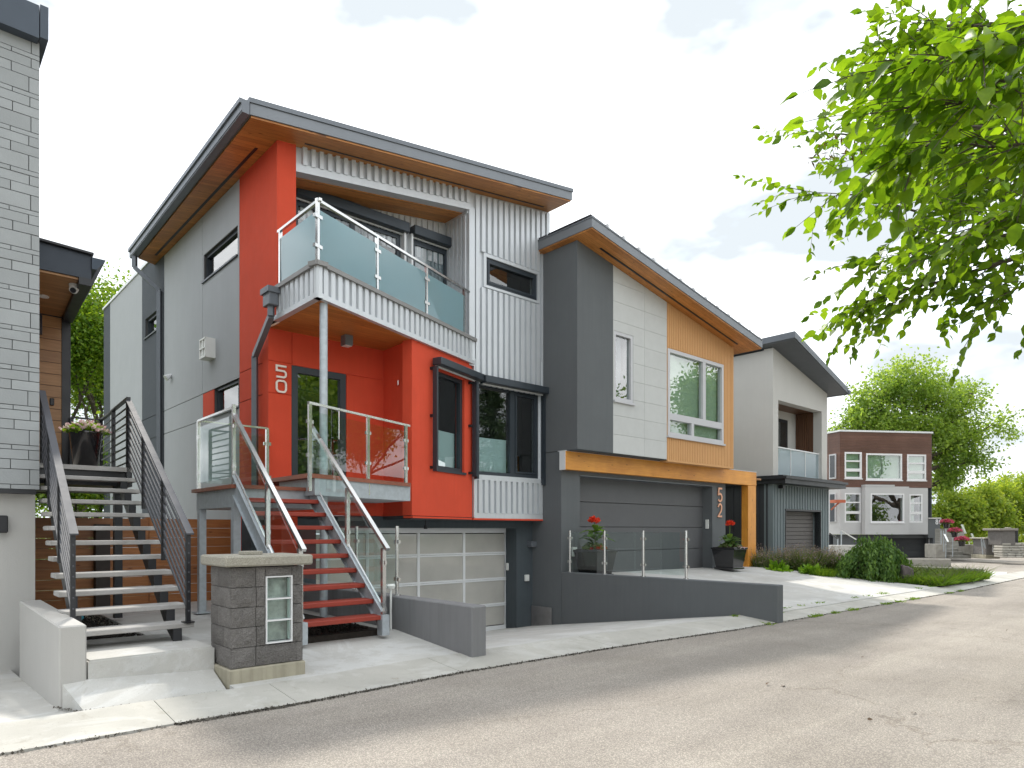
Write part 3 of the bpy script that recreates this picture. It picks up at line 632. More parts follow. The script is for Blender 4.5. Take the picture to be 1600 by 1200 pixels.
def panels(m, us, zs, top=None, holes=(), name='wall_panel'):
    for a, b in zip(us, us[1:]):
        for c, d in zip(zs, zs[1:]):
            bm = NB(); wall(bm, S50, a+G, b-G, c+G, d-G, holes, -.016, 0)
            if bm.verts: obj(name, bm, m, H50)
            else: bm.free()
tv = S50.hit(316.5)
panels(LGREY, [ta, tv, tg], [zj1, 7.77], holes=[UWN]); panels(LGREY, [tl, tg], [zj2, zj1]); panels(LGREY, [tv, tg], [-.65, zj2])
panels(LGREY, [ta, tv], [-.65, LWN[2]-.02])
panels(DSTRIP, [tg, th], [-.65, zj2, zj1, 7.97], holes=[RWN]); panels(LGREY, [th, ti], [-.65, zj2, zj1, 7.97]); panels(DSTRIP, [ti, tj], [-.65, zj2, zj1, 7.97])
panels(RED, [-.067, ta], [4.95, 7.78]); panels(RED, [.275, ta], [zr1, 4.95+2*G]); panels(RED, [.275, ta], [-.1, zr2, zr1]); panels(RED, [LWN[1], tl], [LWN[2]-.02, zj1])
bm = NB(); pbox(bm, S50, tg+.05, tj+.02, 7.97, 8.03, -.25, .03); obj('parapet_cap', bm, SILV, H50)
bm = NB(); wall(bm, S50, tg+.2, tj, 7.6, 7.96, [], -.2, -.017); pbox(bm, S50, tj-.2, tj, -.7, 7.96, -6, -.02); obj('rear_parapet', bm, DSTRIP, H50)
for Wn, fm in ((UWN, ANTH), (LWN, ANTH), (RWN, ANTH)):
    window(H50, S50, *Wn, fm, d=-.1, fw=.06, blind=[(Wn[0]+.06, Wn[1]-.06, Wn[2]+.06, Wn[3]-.1)] if Wn is LWN else None, bm_=mat('taupe_blind', (.16, .16, .15), .9) if Wn is LWN else None)
    bm = NB(); pbox(bm, S50, Wn[0]-.02, Wn[1]+.04, Wn[2]-.03, Wn[2], -.08, .035); obj('window_ledge', bm, ANTH, H50)
# entrance wall, corner pier and bay
dU0, dz0 = PD.hit(456, 570); dU1 = PD.hit(541); dzt = (dz0+PD.hit(541, 585)[1])/2; DECK = 2.30
icu = 2.175; DOOR = (dU0, dU1, DECK, dzt)
bm = NB(); wall(bm, PD, .0, icu+.02, 1.77, 4.88, [DOOR], -.25, -.016); obj('entrance_wall', bm, RED, H50)
for (a, b, c, d) in ((0, dU0, zr1, 4.87), (dU0, icu, dzt, 4.87), (0, dU0, zr2, zr1), (0, dU0, 1.78, zr2), (dU1, icu, 1.78, dzt), (dU0, dU1, 1.78, DECK-.02)):
    bm = NB(); pbox(bm, PD, a+(G if a else 0), b-(0 if (a, b) == (dU0, icu) or b == icu else G), c+G, d-G*(d != 4.87), -.016, 0); obj('wall_panel', bm, RED, H50)
bm = NB(); pbox(bm, S50, .276, 1.2, -.1, 1.79, -.5, -.018); obj('corner_pier', bm, RED, H50)
f = window(H50, PD, *DOOR, ANTH, d=-.06, fw=.11, fd=.1, back=.35, name='front_door', inner=mat('hall_interior', (.02, .022, .02), .9))
bm = NB(); tube(bm, PD.p(dU1-.18, DECK+.8, .07), PD.p(dU1-.18, DECK+1.35, .07), .014); 
for z in (DECK+.85, DECK+1.3): tube(bm, PD.p(dU1-.18, z, -.01), PD.p(dU1-.18, z, .07), .01)
obj('handle', bm, STEEL, f)
bwA0, bwz0 = PA.hit(680, 578); bwA1 = PA.hit(727); bayz1 = (bwz0+PA.hit(727, 592)[1])/2; bayz0 = (PA.hit(680, 730)[1]+PA.hit(727, 740)[1])/2
BAYW = (bwA0, bwA1, bayz0, bayz1); au1 = PA.hit(738.5)
bm = NB(); wall(bm, PA, 2.33, au1+.015, 1.765, 4.86, [BAYW], -.22, -.02)
q0 = PA.xy(2.33, -.02); q1 = PD.xy(icu)
rp = Pl(q0, (q1[0]-q0[0], q1[1]-q0[1])); rl = math.hypot(q1[0]-q0[0], q1[1]-q0[1]); rp.n = (-B[0], -B[1])
pbox(bm, rp, 0.2, rl+.1, 1.765, 4.86, -.2, 0); obj('red_bay', bm, RED, H50)
window(H50, PA, *BAYW, ANTH, d=-.12, fw=.07, fd=.1, blind=[(BAYW[0]+.07, BAYW[1]-.07, BAYW[2]+.07, BAYW[2]+(BAYW[3]-BAYW[2])*.42)], sill=.01)
sb0, sb1 = PA.hit(674), PA.hit(745); zA = PA.off(.22).hit(682, 565.5)[1]-.02; zB = PA.off(.22).hit(682, 553.5)[1]
o = shutter_box(PA, sb0, sb1+.02, zA+.02, zB, .2, .02)
bm = NB(); pbox(bm, PA, sb0, sb0+.05, bayz0-.06, zA, .03, .12); pbox(bm, PA, PA.hit(736), PA.hit(738)+.06, bayz0-.06, zA, .03, .12); obj('shutter_guides', bm, ANTH, H50)
for a in (sb0-.02, PA.hit(733)):
    for z in (bayz0-.02, (bayz0+zA)/2, zA-.06): bm = NB(); pbox(bm, PA, a, a+.05, z, z+.05, -.02, .04); obj('guide_bracket', bm, BLACKM, H50)
um = PB.hit(801.5); 
window(H50, PB, *BW, ANTH, d=-.06, fw=.07, fd=.1, vm=[(um, bz0, bz1, .13)], sash=[(um+.07, bwu1-.08, bz0+.08, bz1-.08)],
       blind=[(bwu0+.07, um-.06, bz0+.07, bz0+(bz1-bz0)*.42)])
sc0, sc1 = PB.hit(746.5), PB.hit(851); y0 = PB.off(.24).hit(851, 614)[1]; y1 = PB.off(.24).hit(851, 603.5)[1]-.03
shutter_box(PB, sc0+.02, sc1-.04, y0, y1+.03, .2, .04)
bm = NB(); pbox(bm, PB, bwu0-.07, bwu0-.02, bz0-.1, y0, .04, .14); pbox(bm, PB, bwu1+.04, bwu1+.09, bz0-.14, y0, .04, .14); obj('shutter_guides', bm, ANTH, H50)
window(H50, PB, *SW, ANTH, d=-.04, fw=.06, fd=.1, sash=[(SW[0]+.06, SW[1]-.06, SW[2]+.06, SW[3]-.06)])
# underside of the overhang, garage wall and door
pts = [PD.xy(0), PD.xy(icu), PA.xy(2.33, -.02), PB.xy(u740), PB.xy(.0), PP.xy(0), PP.xy(-8.2)]
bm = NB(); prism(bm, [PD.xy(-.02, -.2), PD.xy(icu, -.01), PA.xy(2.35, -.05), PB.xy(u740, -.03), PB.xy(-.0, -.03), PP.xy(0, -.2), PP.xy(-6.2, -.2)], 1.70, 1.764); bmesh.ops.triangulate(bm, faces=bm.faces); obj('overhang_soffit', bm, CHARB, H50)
gd1 = PP.hit(807); 
gdoor = PP.off(-.35); g1 = gdoor.hit(793.5); g0 = gdoor.hit(478); gz0, gz1 = -.69, 1.56
GH = (PP.hit(478)-.35, gd1, -.8, 1.53)
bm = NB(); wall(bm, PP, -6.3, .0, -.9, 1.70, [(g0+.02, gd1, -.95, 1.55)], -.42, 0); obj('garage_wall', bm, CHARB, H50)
gd = NB(); W_ = g1-g0; fr = .075
pbox(gd, gdoor, g0, g1, gz1-.11, gz1, -.05, 0); pbox(gd, gdoor, g0, g1, gz0, gz0+.1, -.05, 0); 
zz = [gz0+.1]+[gz0+(gz1-gz0)*k/4 for k in (1, 2, 3)]+[gz1-.11]
cols = [g0+fr+(W_-2*fr)*k/4 for k in range(5)]
for z in zz[1:-1]: pbox(gd, gdoor, g0, g1, z-.035, z-.003, -.05, 0); pbox(gd, gdoor, g0, g1, z+.003, z+.035, -.05, 0)
for i, c in enumerate(cols): pbox(gd, gdoor, c-(fr if i == 0 else .03 if i < 4 else 0), c+(0 if i == 0 else .03 if i < 4 else fr), gz0+.1, gz1-.11, -.048, -.004)
god = obj('garage_door', gd, SILV, H50)
for i in range(4):
    for j in range(4):
        bm = NB(); pbox(bm, gdoor, cols[i]+.02, cols[i+1]-.02, zz[j]+.02, zz[j+1]-.02, -.035, -.02); obj('pane', bm, GDOOR, god)
bm = NB(); pbox(bm, gdoor, g1+.01, g1+.07, gz0, gz1+.03, -.05, .03); pbox(bm, gdoor, g0-.07, g1+.07, gz1+.005, gz1+.05, -.05, .03); obj('door_casing', bm, SILV, H50)
bm = NB(); pbox(bm, PP, PP.hit(819), PP.hit(825), 1.5-(908-829)/F*15.1, 1.5-(898-829)/F*15.1, 0, .05, .008); obj('outlet_cover', bm, PLASTIC, H50)
kp = Pl(PP.xy(gd1, -.35), (-D[0], -D[1])); kp.n = (-B[0], -B[1])
bm = NB(); pbox(bm, kp, .03, .10, .62, .78, 0, .03, .006); obj('door_keypad', bm, PLASTIC, H50)
bm = NB(); x = at(665, 806, 13.0); tube(bm, (x[0], x[1], 1.70), (x[0], x[1], 1.60), .012); tube(bm, (x[0], x[1], 1.6), (x[0], x[1], 1.53), .035, 10); obj('garage_pendant', bm, BLACKM, H50)
# roof
def roofpt(u, d, z): return PB.p(u, z, d)
rc = [PB.p(-6.02-.61, 0, .52), PB.p(.25, 0, .69), mv(PB.xy(.25), 0, 11.6), mv(PB.xy(-6.02-.45), 0, 6.6)]
ru = [-6.63, .25, .25, -6.47]
def rslab(bm, e, z0, z1):
    c = [mv(rc[0], -e, -e), mv(rc[1], e, -e), mv(rc[2], e, 0), mv(rc[3], -e, e)]
    prism(bm, c, [zroof(u)+z0 for u in ru], [zroof(u)+z1 for u in ru])
bm = NB(); rslab(bm, 0, .03, .20); obj('roof', bm, GREYF, H50)
bm = NB(); rslab(bm, .02, .202, .275); obj('roof_flashing', bm, GREYM, H50)
bm = NB(); rslab(bm, -.025, .0, .028); obj('roof_soffit', bm, SOFF, H50)
bm = NB(); a = PB.p(-5.6, zroof(-5.6)-.004, .17); b = PB.p(-.1, zroof(-.1)-.004, .17); bar(bm, a, b, .035, .008); a = S50.p(.35, zroof(-6.2)-.004, .17); b = S50.p(6.2, zroof(-6.2)-.004, .16); bar(bm, a, b, .05, .008); obj('soffit_vent', bm, BLACKM, H50)
bm = NB(); gA = mv(rc[0], -.02, -.03); gB = mv(rc[3], -.02, .05)
for (o0, o1, z0, z1) in ((0, .12, .02, .13), (0, .15, .13, .20), (.0, .11, .0, .02)):
    A1, A0, B1, B0 = mv(gA, -o1), mv(gA, -o0), mv(gB, -o1), mv(gB, -o0); zz_ = zroof(-6.6)
    hexa(bm, [(*A1, zz_+z0), (*A0, zz_+z0), (*B0, zz_+z0), (*B1, zz_+z0)], [(*A1, zz_+z1), (*A0, zz_+z1), (*B0, zz_+z1), (*B1, zz_+z1)])
obj('roof_gutter', bm, GREYM, H50)
bm = NB(); zg = zroof(-6.6); t1 = S50.hit(254); p1 = mv(rc[3], -.08, -.15)
pathbars(bm, [(*p1, zg+.02), (*p1, zg-.25), S50.p(t1, zg-.72, .07), S50.p(t1, zg-.9, .07), S50.p(t1, .3, .07)], .085, .085); obj('rear_downspout', bm, GREYM, H50)
# balcony
BL = mv(BC, 0, 1.44)
bal = [BC, PA.xy(PA.hit(738.5)), PB.xy(u740, -.05), PB.xy(u460-.02, -.05), mv(BL, .0, .1)]
bm = NB(); prism(bm, [mv(BC, .05, .05), PA.xy(au1-.02, -.05), PB.xy(u740, -.05), PB.xy(u460, -.05), mv(BL, .05, 0)], 4.87, 5.33); bmesh.ops.triangulate(bm, faces=bm.faces); bf = obj('balcony', bm, GALVP, H50)
bm = NB(); prism(bm, [mv(BC, .06, .06), PA.xy(au1-.04, -.06), PB.xy(u740-.02, -.0), PD.xy(icu, -.1), PD.xy(.0, -.1), mv(BL, .06, .2)], 4.835, 4.868); bmesh.ops.triangulate(bm, faces=bm.faces); obj('balcony_soffit', bm, SOFF, bf)
PBL = Pl(BC, D); PBL.n = (-B[0], -B[1])
bm = NB(); pbox(bm, PA, .0, au1, 4.9, 5.3, -.05, -.002); ribs(bm, PA, .05, au1-.05, 4.9, 5.3, [], .152, .085, .036); pbox(bm, PBL, -.0, 1.44, 4.9, 5.3, -.05, -.002); ribs(bm, PBL, .05, 1.40, 4.9, 5.3, [], .152, .085, .036); obj('ribbed_fascia', bm, GALV, bf)
bm = NB(); pbox(bm, PA, -.045, au1+.02, 4.84, 4.915, -.06, .042); pbox(bm, PBL, -.045, 1.46, 4.84, 4.915, -.06, .042); pbox(bm, PA, -.035, .045, 4.9, 5.3, -.05, .038); pbox(bm, PBL, -.035, .045, 4.9, 5.3, -.05, .038); obj('fascia_trim', bm, GALV, bf)
CAPG = mat('taupe_metal_cap', (.25, .245, .24), .45, metal=.2, var=.05)
bm = NB(); pbox(bm, PA, -.08, au1+.06, 5.30, 5.365, -.12, .07); pbox(bm, PBL, -.08, 1.46, 5.301, 5.366, -.12, .07); obj('fascia_cap', bm, CAPG, bf)
rz = 6.25
ppx = [PA.hit(p) for p in (498.5, 591, 668, 727)]
for i, u in enumerate(ppx):
    bm = NB(); pbox(bm, PA, u-.022, u+.022, 5.34, rz, -.05, -.006); po = obj('rail_post', bm, STEEL, bf)
    if i < 3:
        for z in (5.6, 6.03): bm = NB(); pbox(bm, PA, u-.075, u+.075, z-.025, z+.025, -.05, .0); obj('glass_clamp', bm, STEEL, po)
bm = NB(); pbox(bm, PBL, 1.33, 1.375, 5.2, rz, -.05, -.005); obj('rail_post', bm, STEEL, bf)
for a, b in zip(ppx, ppx[1:]):
    bm = NB(); pbox(bm, PA, a+.035, b-.035, 5.40, 6.14, -.035, -.022); obj('glass_panel', bm, FROST, bf)
bm = NB(); pbox(bm, PBL, .06, 1.31, 5.40, 6.14, -.035, -.022); obj('glass_panel', bm, FROST, bf)
bm = NB(); bar(bm, PBL.p(1.44, rz+.02, -.03), PBL.p(-.02+.0, rz+.02, -.03), .045, .04); bar(bm, PA.p(-.005, rz+.02, -.03), PA.p(au1-.03, rz+.02, -.03), .045, .04); obj('top_rail', bm, STEEL, bf)
bm = NB(); x = (BC[0]+.02, BC[1]+.22); tube(bm, (*x, .2), (*x, 4.84), .057, 16); obj('balcony_post', bm, GALVP, H50)
# downspout from the balcony scupper
sb = PBL.p(1.36, 5.05, .12)
bm = NB(); pbox(bm, PBL, 1.25, 1.5, 5.03, 5.30, .045, .2, .01); pbox(bm, PBL, 1.22, 1.53, 5.22, 5.31, .03, .23)
dsp = S50.p(S50.hit(405.5), 0, .08)
pathbars(bm, [PBL.p(1.37, 5.05, .12), PBL.p(1.37, 4.88, .12), (dsp[0], dsp[1], 4.42), (dsp[0], dsp[1], 4.2), (dsp[0], dsp[1], .3)], .085, .085); obj('front_downspout', bm, GREYM, H50)
# fittings
lx, lz = S50.hit(332, 547)
bm = NB(); pbox(bm, S50, lx-.17, lx+.17, lz-.19, lz+.19, .14, .17)
for q in ((-.17, -.145), (-.012, .012), (.145, .17)): pbox(bm, S50, lx+q[0], lx+q[1], lz-.19, lz+.19, .17, .19)
for q in ((-.19, -.16), (-.012, .012), (.16, .19)): pbox(bm, S50, lx-.17, lx+.17, lz+q[0], lz+q[1], .17, .195)
pbox(bm, S50, lx-.17, lx-.15, lz-.19, lz+.19, 0, .14); pbox(bm, S50, lx+.15, lx+.17, lz-.19, lz+.19, 0, .14); pbox(bm, S50, lx-.15, lx+.15, lz-.19, lz-.17, 0, .14); obj('vent_lantern', bm, PLASTIC, H50)
vx, vz = S50.hit(268, 588); bm = NB(); tube(bm, S50.p(vx, vz+.03, 0), S50.p(vx, vz-.06, .12), .03, 10, .075); obj('vent_cone', bm, SILV, H50)
lx = at(522, 519, 11.5); bm = NB(); pbox(bm, PD, PD.hit(517), PD.hit(529), 4.66, 4.835, .35, .52, .006); o = obj('porch_light', bm, GREYM, H50)
bm = NB(); pbox(bm, PD, PD.hit(518), PD.hit(528), 4.652, 4.659, .37, .5); obj('lamp_lens', bm, LENS, o)
nu0, nz = PD.hit(430, 592); nz5 = PD.hit(438, 591)[1]; nz0 = PD.hit(438, 614)[1]; h5 = PD.hit(438, 571)[1]-nz5; nuw = PD.hit(447)-nu0
a5 = nuw/h5
five = [([(.97, .93), (.07, .93), (.07, .56), (.7, .56)]+[(.7+.23*math.sin(R(t)), .315+.245*math.cos(R(t))) for t in (20, 50, 80, 110, 140, 165)]+[(.66, .07), (.05, .07)], False)]
zero = [(arc(.66, .66, .27, .27, 0, 90, 5)+arc(.34, .66, .27, .27, 90, 180, 5)+arc(.34, .34, .27, .27, 180, 270, 5)+arc(.66, .34, .27, .27, 270, 360, 5), True)]
bm = NB(); strokes(bm, PD, nu0, nz5, h5, h5*.15, five, .02, .012, a5); obj('house_number_five', bm, NUMW, H50)
bm = NB(); strokes(bm, PD, nu0, nz0, h5, h5*.15, zero, .02, .012, a5); obj('house_number_zero', bm, NUMW, H50)
hk = rp.hit(623); hzz = rp.hit(623, 600)[1]; bm = NB(); tube(bm, rp.p(hk, hzz+.06, .0), rp.p(hk, hzz+.06, .03), .006); pathbars(bm, [rp.p(hk, hzz+.06, .03), rp.p(hk, hzz-.02, .03), rp.p(hk+.05, hzz-.03, .03)], .01, .01); obj('wall_hook', bm, STEEL, H50)

# ------------------------------------------------------------------ entry stair of house 50
N0 = (-3.742, 9.2); SR = mv(N0, 1.09); DL = 2.12
ST = thing('entry_stair', 'galvanised steel stair with dark red treads and glass rails up to the red entrance', 'stairs', (*mv(N0, .5, -1.2), .25))
FAR = mv(N0, 0, 1.55)
bm = NB(); prism(bm, [N0, mv(N0, 1.3), mv(N0, 1.3, 1.9), FAR], DL-.3, DL-.05); 
prism(bm, [(-2.78, 9.62), PA.xy(PA.off(.16).hit(641), .16), PD.xy(icu-.2, .05), PD.xy(.2, .05), mv((-2.78, 9.62), 0, 1.2)], DECK-.3, DECK-.06); bmesh.ops.triangulate(bm, faces=bm.faces); obj('landing_frame', bm, GALVP, ST)
bm = NB(); prism(bm, [mv(N0, -.06, -.06), mv(N0, 1.15, -.06), mv(N0, 1.15, 1.95), mv(FAR, -.06, .05)], DL-.05, DL); obj('landing_deck', bm, DECKW, ST)
ua, ub = (-2.83, 9.5), PA.xy(2.30, .26)
bm = NB(); prism(bm, [ua, PA.xy(PA.off(.2).hit(642), .20), PD.xy(icu-.15, .02), PD.xy(.12, .02), mv(ua, 0, 1.5)], DECK-.06, DECK); bmesh.ops.triangulate(bm, faces=bm.faces); obj('upper_deck', bm, DECKW, ST)
ZB = .27; rise = (DL-.0-ZB-.0)/10; go = 2.02/9.5
for i in range(9):
    z = ZB+rise*(i+1); dd = -2.02+go*i+.0
    bm = NB(); q = Pl(mv(N0, .05, dd), B); pbox(bm, q, 0, 1.02, z-.055, z, -.27, 0, .006); obj('tread', bm, TREAD, ST)
for b_ in (0.0, 1.07):
    bm = NB(); s0 = mv(N0, b_, -2.02); s1 = mv(N0, b_, .0); wd = .022
    sz0, sz1 = ZB+rise*.55, DL-.02
    for (b0, b1, o0, o1) in ((0, .018, -.12, .13), (-.03, .05, .13, .146), (-.03, .05, -.136, -.12)):
        A = [mv(s0, b0), mv(s0, b1), mv(s1, b1), mv(s1, b0)]
        hexa(bm, [(*A[0], max(ZB, sz0+o0)), (*A[1], max(ZB, sz0+o0)), (*A[2], sz1+o0), (*A[3], sz1+o0)], [(*A[0], sz0+o1), (*A[1], sz0+o1), (*A[2], sz1+o1), (*A[3], sz1+o1)])
    q = Pl(mv(N0, b_-.03, -2.06), B); pbox(bm, q, 0, .1, ZB-.06, ZB+.19, -.12, 0); obj('stringer', bm, GALVP, ST)
for p_, zz_ in ((mv(FAR, .05, -.08), DL-.3), (mv(N0, .05, .08), DL-.3)):
    bm = NB(); q = Pl(mv(p_, -.05, -.05), B); pbox(bm, q, 0, .1, .26, zz_, -.1, 0); pbox(bm, q, -.06, .16, .255, .275, -.16, .06); obj('support_leg', bm, GALVP, ST)
# rails
def rail_post(p, z0, z1, parent=ST, w_=.045):
    bm = NB(); q = Pl(mv(p, -w_/2, -w_/2), B); pbox(bm, q, 0, w_, z0, z1, -w_, 0); o = obj('rail_post', bm, STEEL, parent); return o
def clamp(po, p, zs, dirv=B):
    for z in zs: bm = NB(); bar(bm, (p[0]-dirv[0]*.06, p[1]-dirv[1]*.06, z), (p[0]+dirv[0]*.06, p[1]+dirv[1]*.06, z), .03, .05); obj('glass_clamp', bm, STEEL, po)
def gpanel(p, q, z0, z1, z0b=None, z1b=None, parent=ST, m=GLASS):
    bm = NB(); v = Vector((q[0]-p[0], q[1]-p[1])).normalized(); L_ = (Vector(q)-Vector(p)).length; g = Pl(p, v); pbox(bm, g, .04, L_-.04, z0, z1, -.006, .006, z0b=z0b, z1b=z1b); obj('glass_panel', bm, m, parent)
def hrail(pts, parent=ST, w_=.05, h_=.04):
    bm = NB(); pathbars(bm, pts, w_, h_); obj('handrail', bm, STEEL, parent)
RZ = 3.16
n0 = mv(N0, .0, .02); fr_ = mv(FAR, .02, -.03); wl = (-3.98, 11.1)
for p in (n0, fr_): o = rail_post(p, DL, RZ+(.04 if p is n0 else 0)); clamp(o, p, (DL+.25, RZ-.25), D)
o = rail_post(wl, DL, RZ); clamp(o, wl, (DL+.25, RZ-.25))
gpanel(n0, fr_, DL+.1, RZ-.1); gpanel(fr_, wl, DL+.1, RZ-.1)
hrail([(*n0, RZ), (*fr_, RZ), (*wl, RZ)], w_=.04, h_=.03)
# upper deck rail along the splayed edge
pr = Pl((-2.80, 9.56), (PA.u[0], PA.u[1])); RU = 3.27
pu = [pr.hit(484), pr.hit(575), pr.hit(634)]
for u in pu: o = rail_post(pr.xy(u), DECK-.25, RU); clamp(o, pr.xy(u), (DECK+.25, RU-.25), PA.u)
for a, b in zip(pu, pu[1:]): gpanel(pr.xy(a), pr.xy(b), DECK+.08, RU-.1)
hrail([pr.p(pu[0]-.03, RU+.01), pr.p(pu[2]+.1, RU+.01)], w_=.04, h_=.035)
# sloping rails
def slope_rail(b_, top, bot):
    s1 = mv(N0, b_, .0); s0 = mv(N0, b_, -2.05); zt_, zb__ = top, bot
    hrail([(*s1, zt_), (*mv(s0, 0, -.06), zb__)], w_=.055, h_=.04)
    for t in (.02, .46):
        p = (s0[0]+(s1[0]-s0[0])*t, s0[1]+(s1[1]-s0[1])*t); z = zb__+(zt_-zb__)*t; zz_ = (ZB+.05 if t < .1 else ZB+rise*.55+(DL-ZB-rise*.5)*t+.1)
        o = rail_post(p, zz_, z-.02, w_=.05); clamp(o, p, (zz_+.2, z-.2), D)
    for t0, t1 in ((.02, .46), (.46, 1)):
        A = tuple(s0[i]+(s1[i]-s0[i])*t0 for i in (0, 1)); Bq = tuple(s0[i]+(s1[i]-s0[i])*t1 for i in (0, 1)); zl = lambda t: zb__+(zt_-zb__)*t
        gpanel(A, Bq, zl(t0)-.72, zl(t0)-.07, zl(t1)-.72, zl(t1)-.07)
    bm = NB(); bar(bm, (*s1, zt_-.76), (*s0, zb__-.76), .018, .02); obj('lower_rail', bm, STEEL, ST)
slope_rail(1.085, 3.05, 1.27); slope_rail(.0, 3.06, 1.28)

# ------------------------------------------------------------------ low grey wall, its guard, panel, retaining wall
bm = NB(); pbox(bm, lw, 0, 6.9, -.95, .632, -.0, .216) if False else None
LWn = Pl(LW0, D); LWn.n = (B[0], B[1])
pbox(bm, LWn, 0, 6.9, -.95, .632, 0, .216, .012)
o = obj('low_wall', bm, mat('grey_wall_stucco', (.20, .20, .205), .85, bump=.3, bscale=120, var=.08, streak=.12), None, loc=(*LW0, .1)); tag(o, 'low grey stucco wall between the red stair and the sunken driveway', 'garden wall')
GD1 = thing('glass_guard', 'glass guard on steel posts above the low grey wall beside the lower garage', 'guard rail', (*LWn.xy(1.8, .1), .63))
ug = [1.72, 2.8, 3.9, 5.0]
for u in ug:
    p = LWn.xy(u, .1); bm = NB(); tube(bm, (*p, .632), (*p, 1.56), .024, 10); tube(bm, (*p, .632), (*p, .645), .05, 10); o = obj('rail_post', bm, STEEL, GD1); clamp(o, p, (.85, 1.35), D)
for a, b in zip(ug, ug[1:]): gpanel(LWn.xy(a, .1), LWn.xy(b, .1), .72, 1.5, parent=GD1)
bm = NB(); p = LWn.xy(1.62, -.06); tube(bm, (*p, .2), (*p, .74), .014, 8); tube(bm, (*p, .74), (*p, .78), .045, 12, .06); tube(bm, (*p, .78), (*p, .80), .06, 12, .045)
o = obj('garden_spotlight', bm, PLASTIC, None, loc=(*p, .2)); tag(o, 'white path light on a thin stake at the foot of the red stair', 'garden light')
RWn = Pl(rw0, D); RWn.n = (-B[0], -B[1])
bm = NB(); pbox(bm, RWn, 0, 4.82, -.95, .615, -.2, 0, .01)
o = obj('retaining_wall', bm, CHAR, None, loc=(*rw0, .1)); tag(o, 'long charcoal stucco wall holding up the driveway of house 52', 'retaining wall')
GD2 = thing('glass_guard', 'low frameless glass guard on the charcoal driveway wall beside the black planter', 'guard rail', (*RWn.xy(3, -.1), .615))
up = [RWn.off(-.1).hit(px) for px in (890.5, 944.5, 1005, 1072)]
for u in up:
    p = RWn.xy(u, -.1); bm = NB(); tube(bm, (*p, .615), (*p, 1.5), .026, 10); tube(bm, (*p, .615), (*p, .63), .05, 10); o = obj('rail_post', bm, STEEL, GD2); clamp(o, p, (.84, 1.34), D)
for a, b in zip(up, up[1:]): gpanel(RWn.xy(a, -.1), RWn.xy(b, -.1), .68, 1.47, parent=GD2)
bm = NB(); u0 = S52.hit(863.5); pbox(bm, S52, u0, u0+.62, -.66, -.17, .02, .05, .006)
o = obj('access_panel', bm, mat('dull_sheet_metal', (.26, .25, .25), .38, metal=.5, var=.2, vscale=5), None, loc=S52.p(u0+.3, -.66, .03)); tag(o, 'grey sheet metal panel against the charcoal wall right of the lower garage', 'utility panel')

# ------------------------------------------------------------------ block pillar
PC = (-2.59, 6.29); pf = Pl(PC, B); pw, pdp = .70, .55
PIL = thing('block_pillar', 'split face block pillar with glass block light and pale concrete cap', 'pillar', (*PC, .03))
bm = NB(); pbox(bm, pf, -.02, pw+.02, -.1, .215, -pdp-.02, .02, .012); obj('footing', bm, BASEC, PIL)
bm = NB(); pbox(bm, pf, .03, pw-.03, .2, 1.155, -pdp+.03, -.13); obj('pillar_core', bm, MORTAR, PIL)
rows = 5; bh = (1.155-.22)/rows
gb0, gb1 = pf.hit(417), pf.hit(454.5); gz = [.43, 1.05]
def rough_block(pl, a, b, z0, z1):
    bm = NB(); n, m_ = 5, 3; g = {}
    for i in range(n+1):
        for j in range(m_+1):
            edge = i in (0, n) or j in (0, m_); g[i, j] = bm.verts.new(pl.p(a+(b-a)*i/n, z0+(z1-z0)*j/m_, (-.006 if edge else random.uniform(.0, .012))))
    for i in range(n):
        for j in range(m_): bm.faces.new([g[i, j], g[i+1, j], g[i+1, j+1], g[i, j+1]])
    bk = [bm.verts.new(pl.p(u, z, -.06)) for u, z in ((a, z0), (b, z0), (b, z1), (a, z1))]
    bot = [g[i, 0] for i in range(n+1)]; top = [g[i, m_] for i in range(n+1)]; lf = [g[0, j] for j in range(m_+1)]; rt = [g[n, j] for j in range(m_+1)]
    bm.faces.new(bot[::-1]+[bk[0], bk[1]]); bm.faces.new(top+[bk[2], bk[3]]); bm.faces.new(lf+[bk[3], bk[0]]); bm.faces.new(rt[::-1]+[bk[1], bk[2]])
    obj('block', bm, BLOCK, PIL)
psd = Pl(PC, D); psd.n = (-B[0], -B[1])
for r in range(rows):
    z0 = .222+bh*r; z1 = z0+bh-.006; cut = .24
    gap = z0 < gz[1]-.03 and z1 > gz[0]+.03
    segs = [(0, .23), (.236, pw)] if r % 2 == 0 else [(0, .235 if gap else .4), (.241 if gap else .406, pw)]
    for a, b in segs:
        if gap and b > gb0: 
            if a < gb0-.05: rough_block(pf, a, gb0-.012, z0, z1)
            rough_block(pf, gb1+.012, pw, z0, z1)
            if z1 > gz[1]+.04: rough_block(pf, gb0-.008, gb1+.008, gz[1]+.014, z1)
            if z0 < gz[0]-.04: rough_block(pf, gb0-.008, gb1+.008, z0, gz[0]-.014)
        else: rough_block(pf, a, b, z0, z1)
    c = .2 if r % 2 else .36
    rough_block(psd, .0, c-.003, z0, z1); rough_block(psd, c+.003, pdp, z0, z1)
bk = Pl(mv(PC, pw, 0), D); bk.n = (B[0], B[1])
for r in range(rows): z0 = .222+bh*r; rough_block(bk, 0, pdp, z0, z0+bh-.006)
bm = NB(); pbox(bm, pf, gb0-.012, gb1+.012, gz[0]-.012, gz[0], -.06, .012); pbox(bm, pf, gb0-.012, gb1+.012, gz[1], gz[1]+.012, -.06, .012)
pbox(bm, pf, gb0-.012, gb0, gz[0], gz[1], -.06, .012); pbox(bm, pf, gb1, gb1+.012, gz[0], gz[1], -.06, .012)
gh = (gz[1]-gz[0])/3
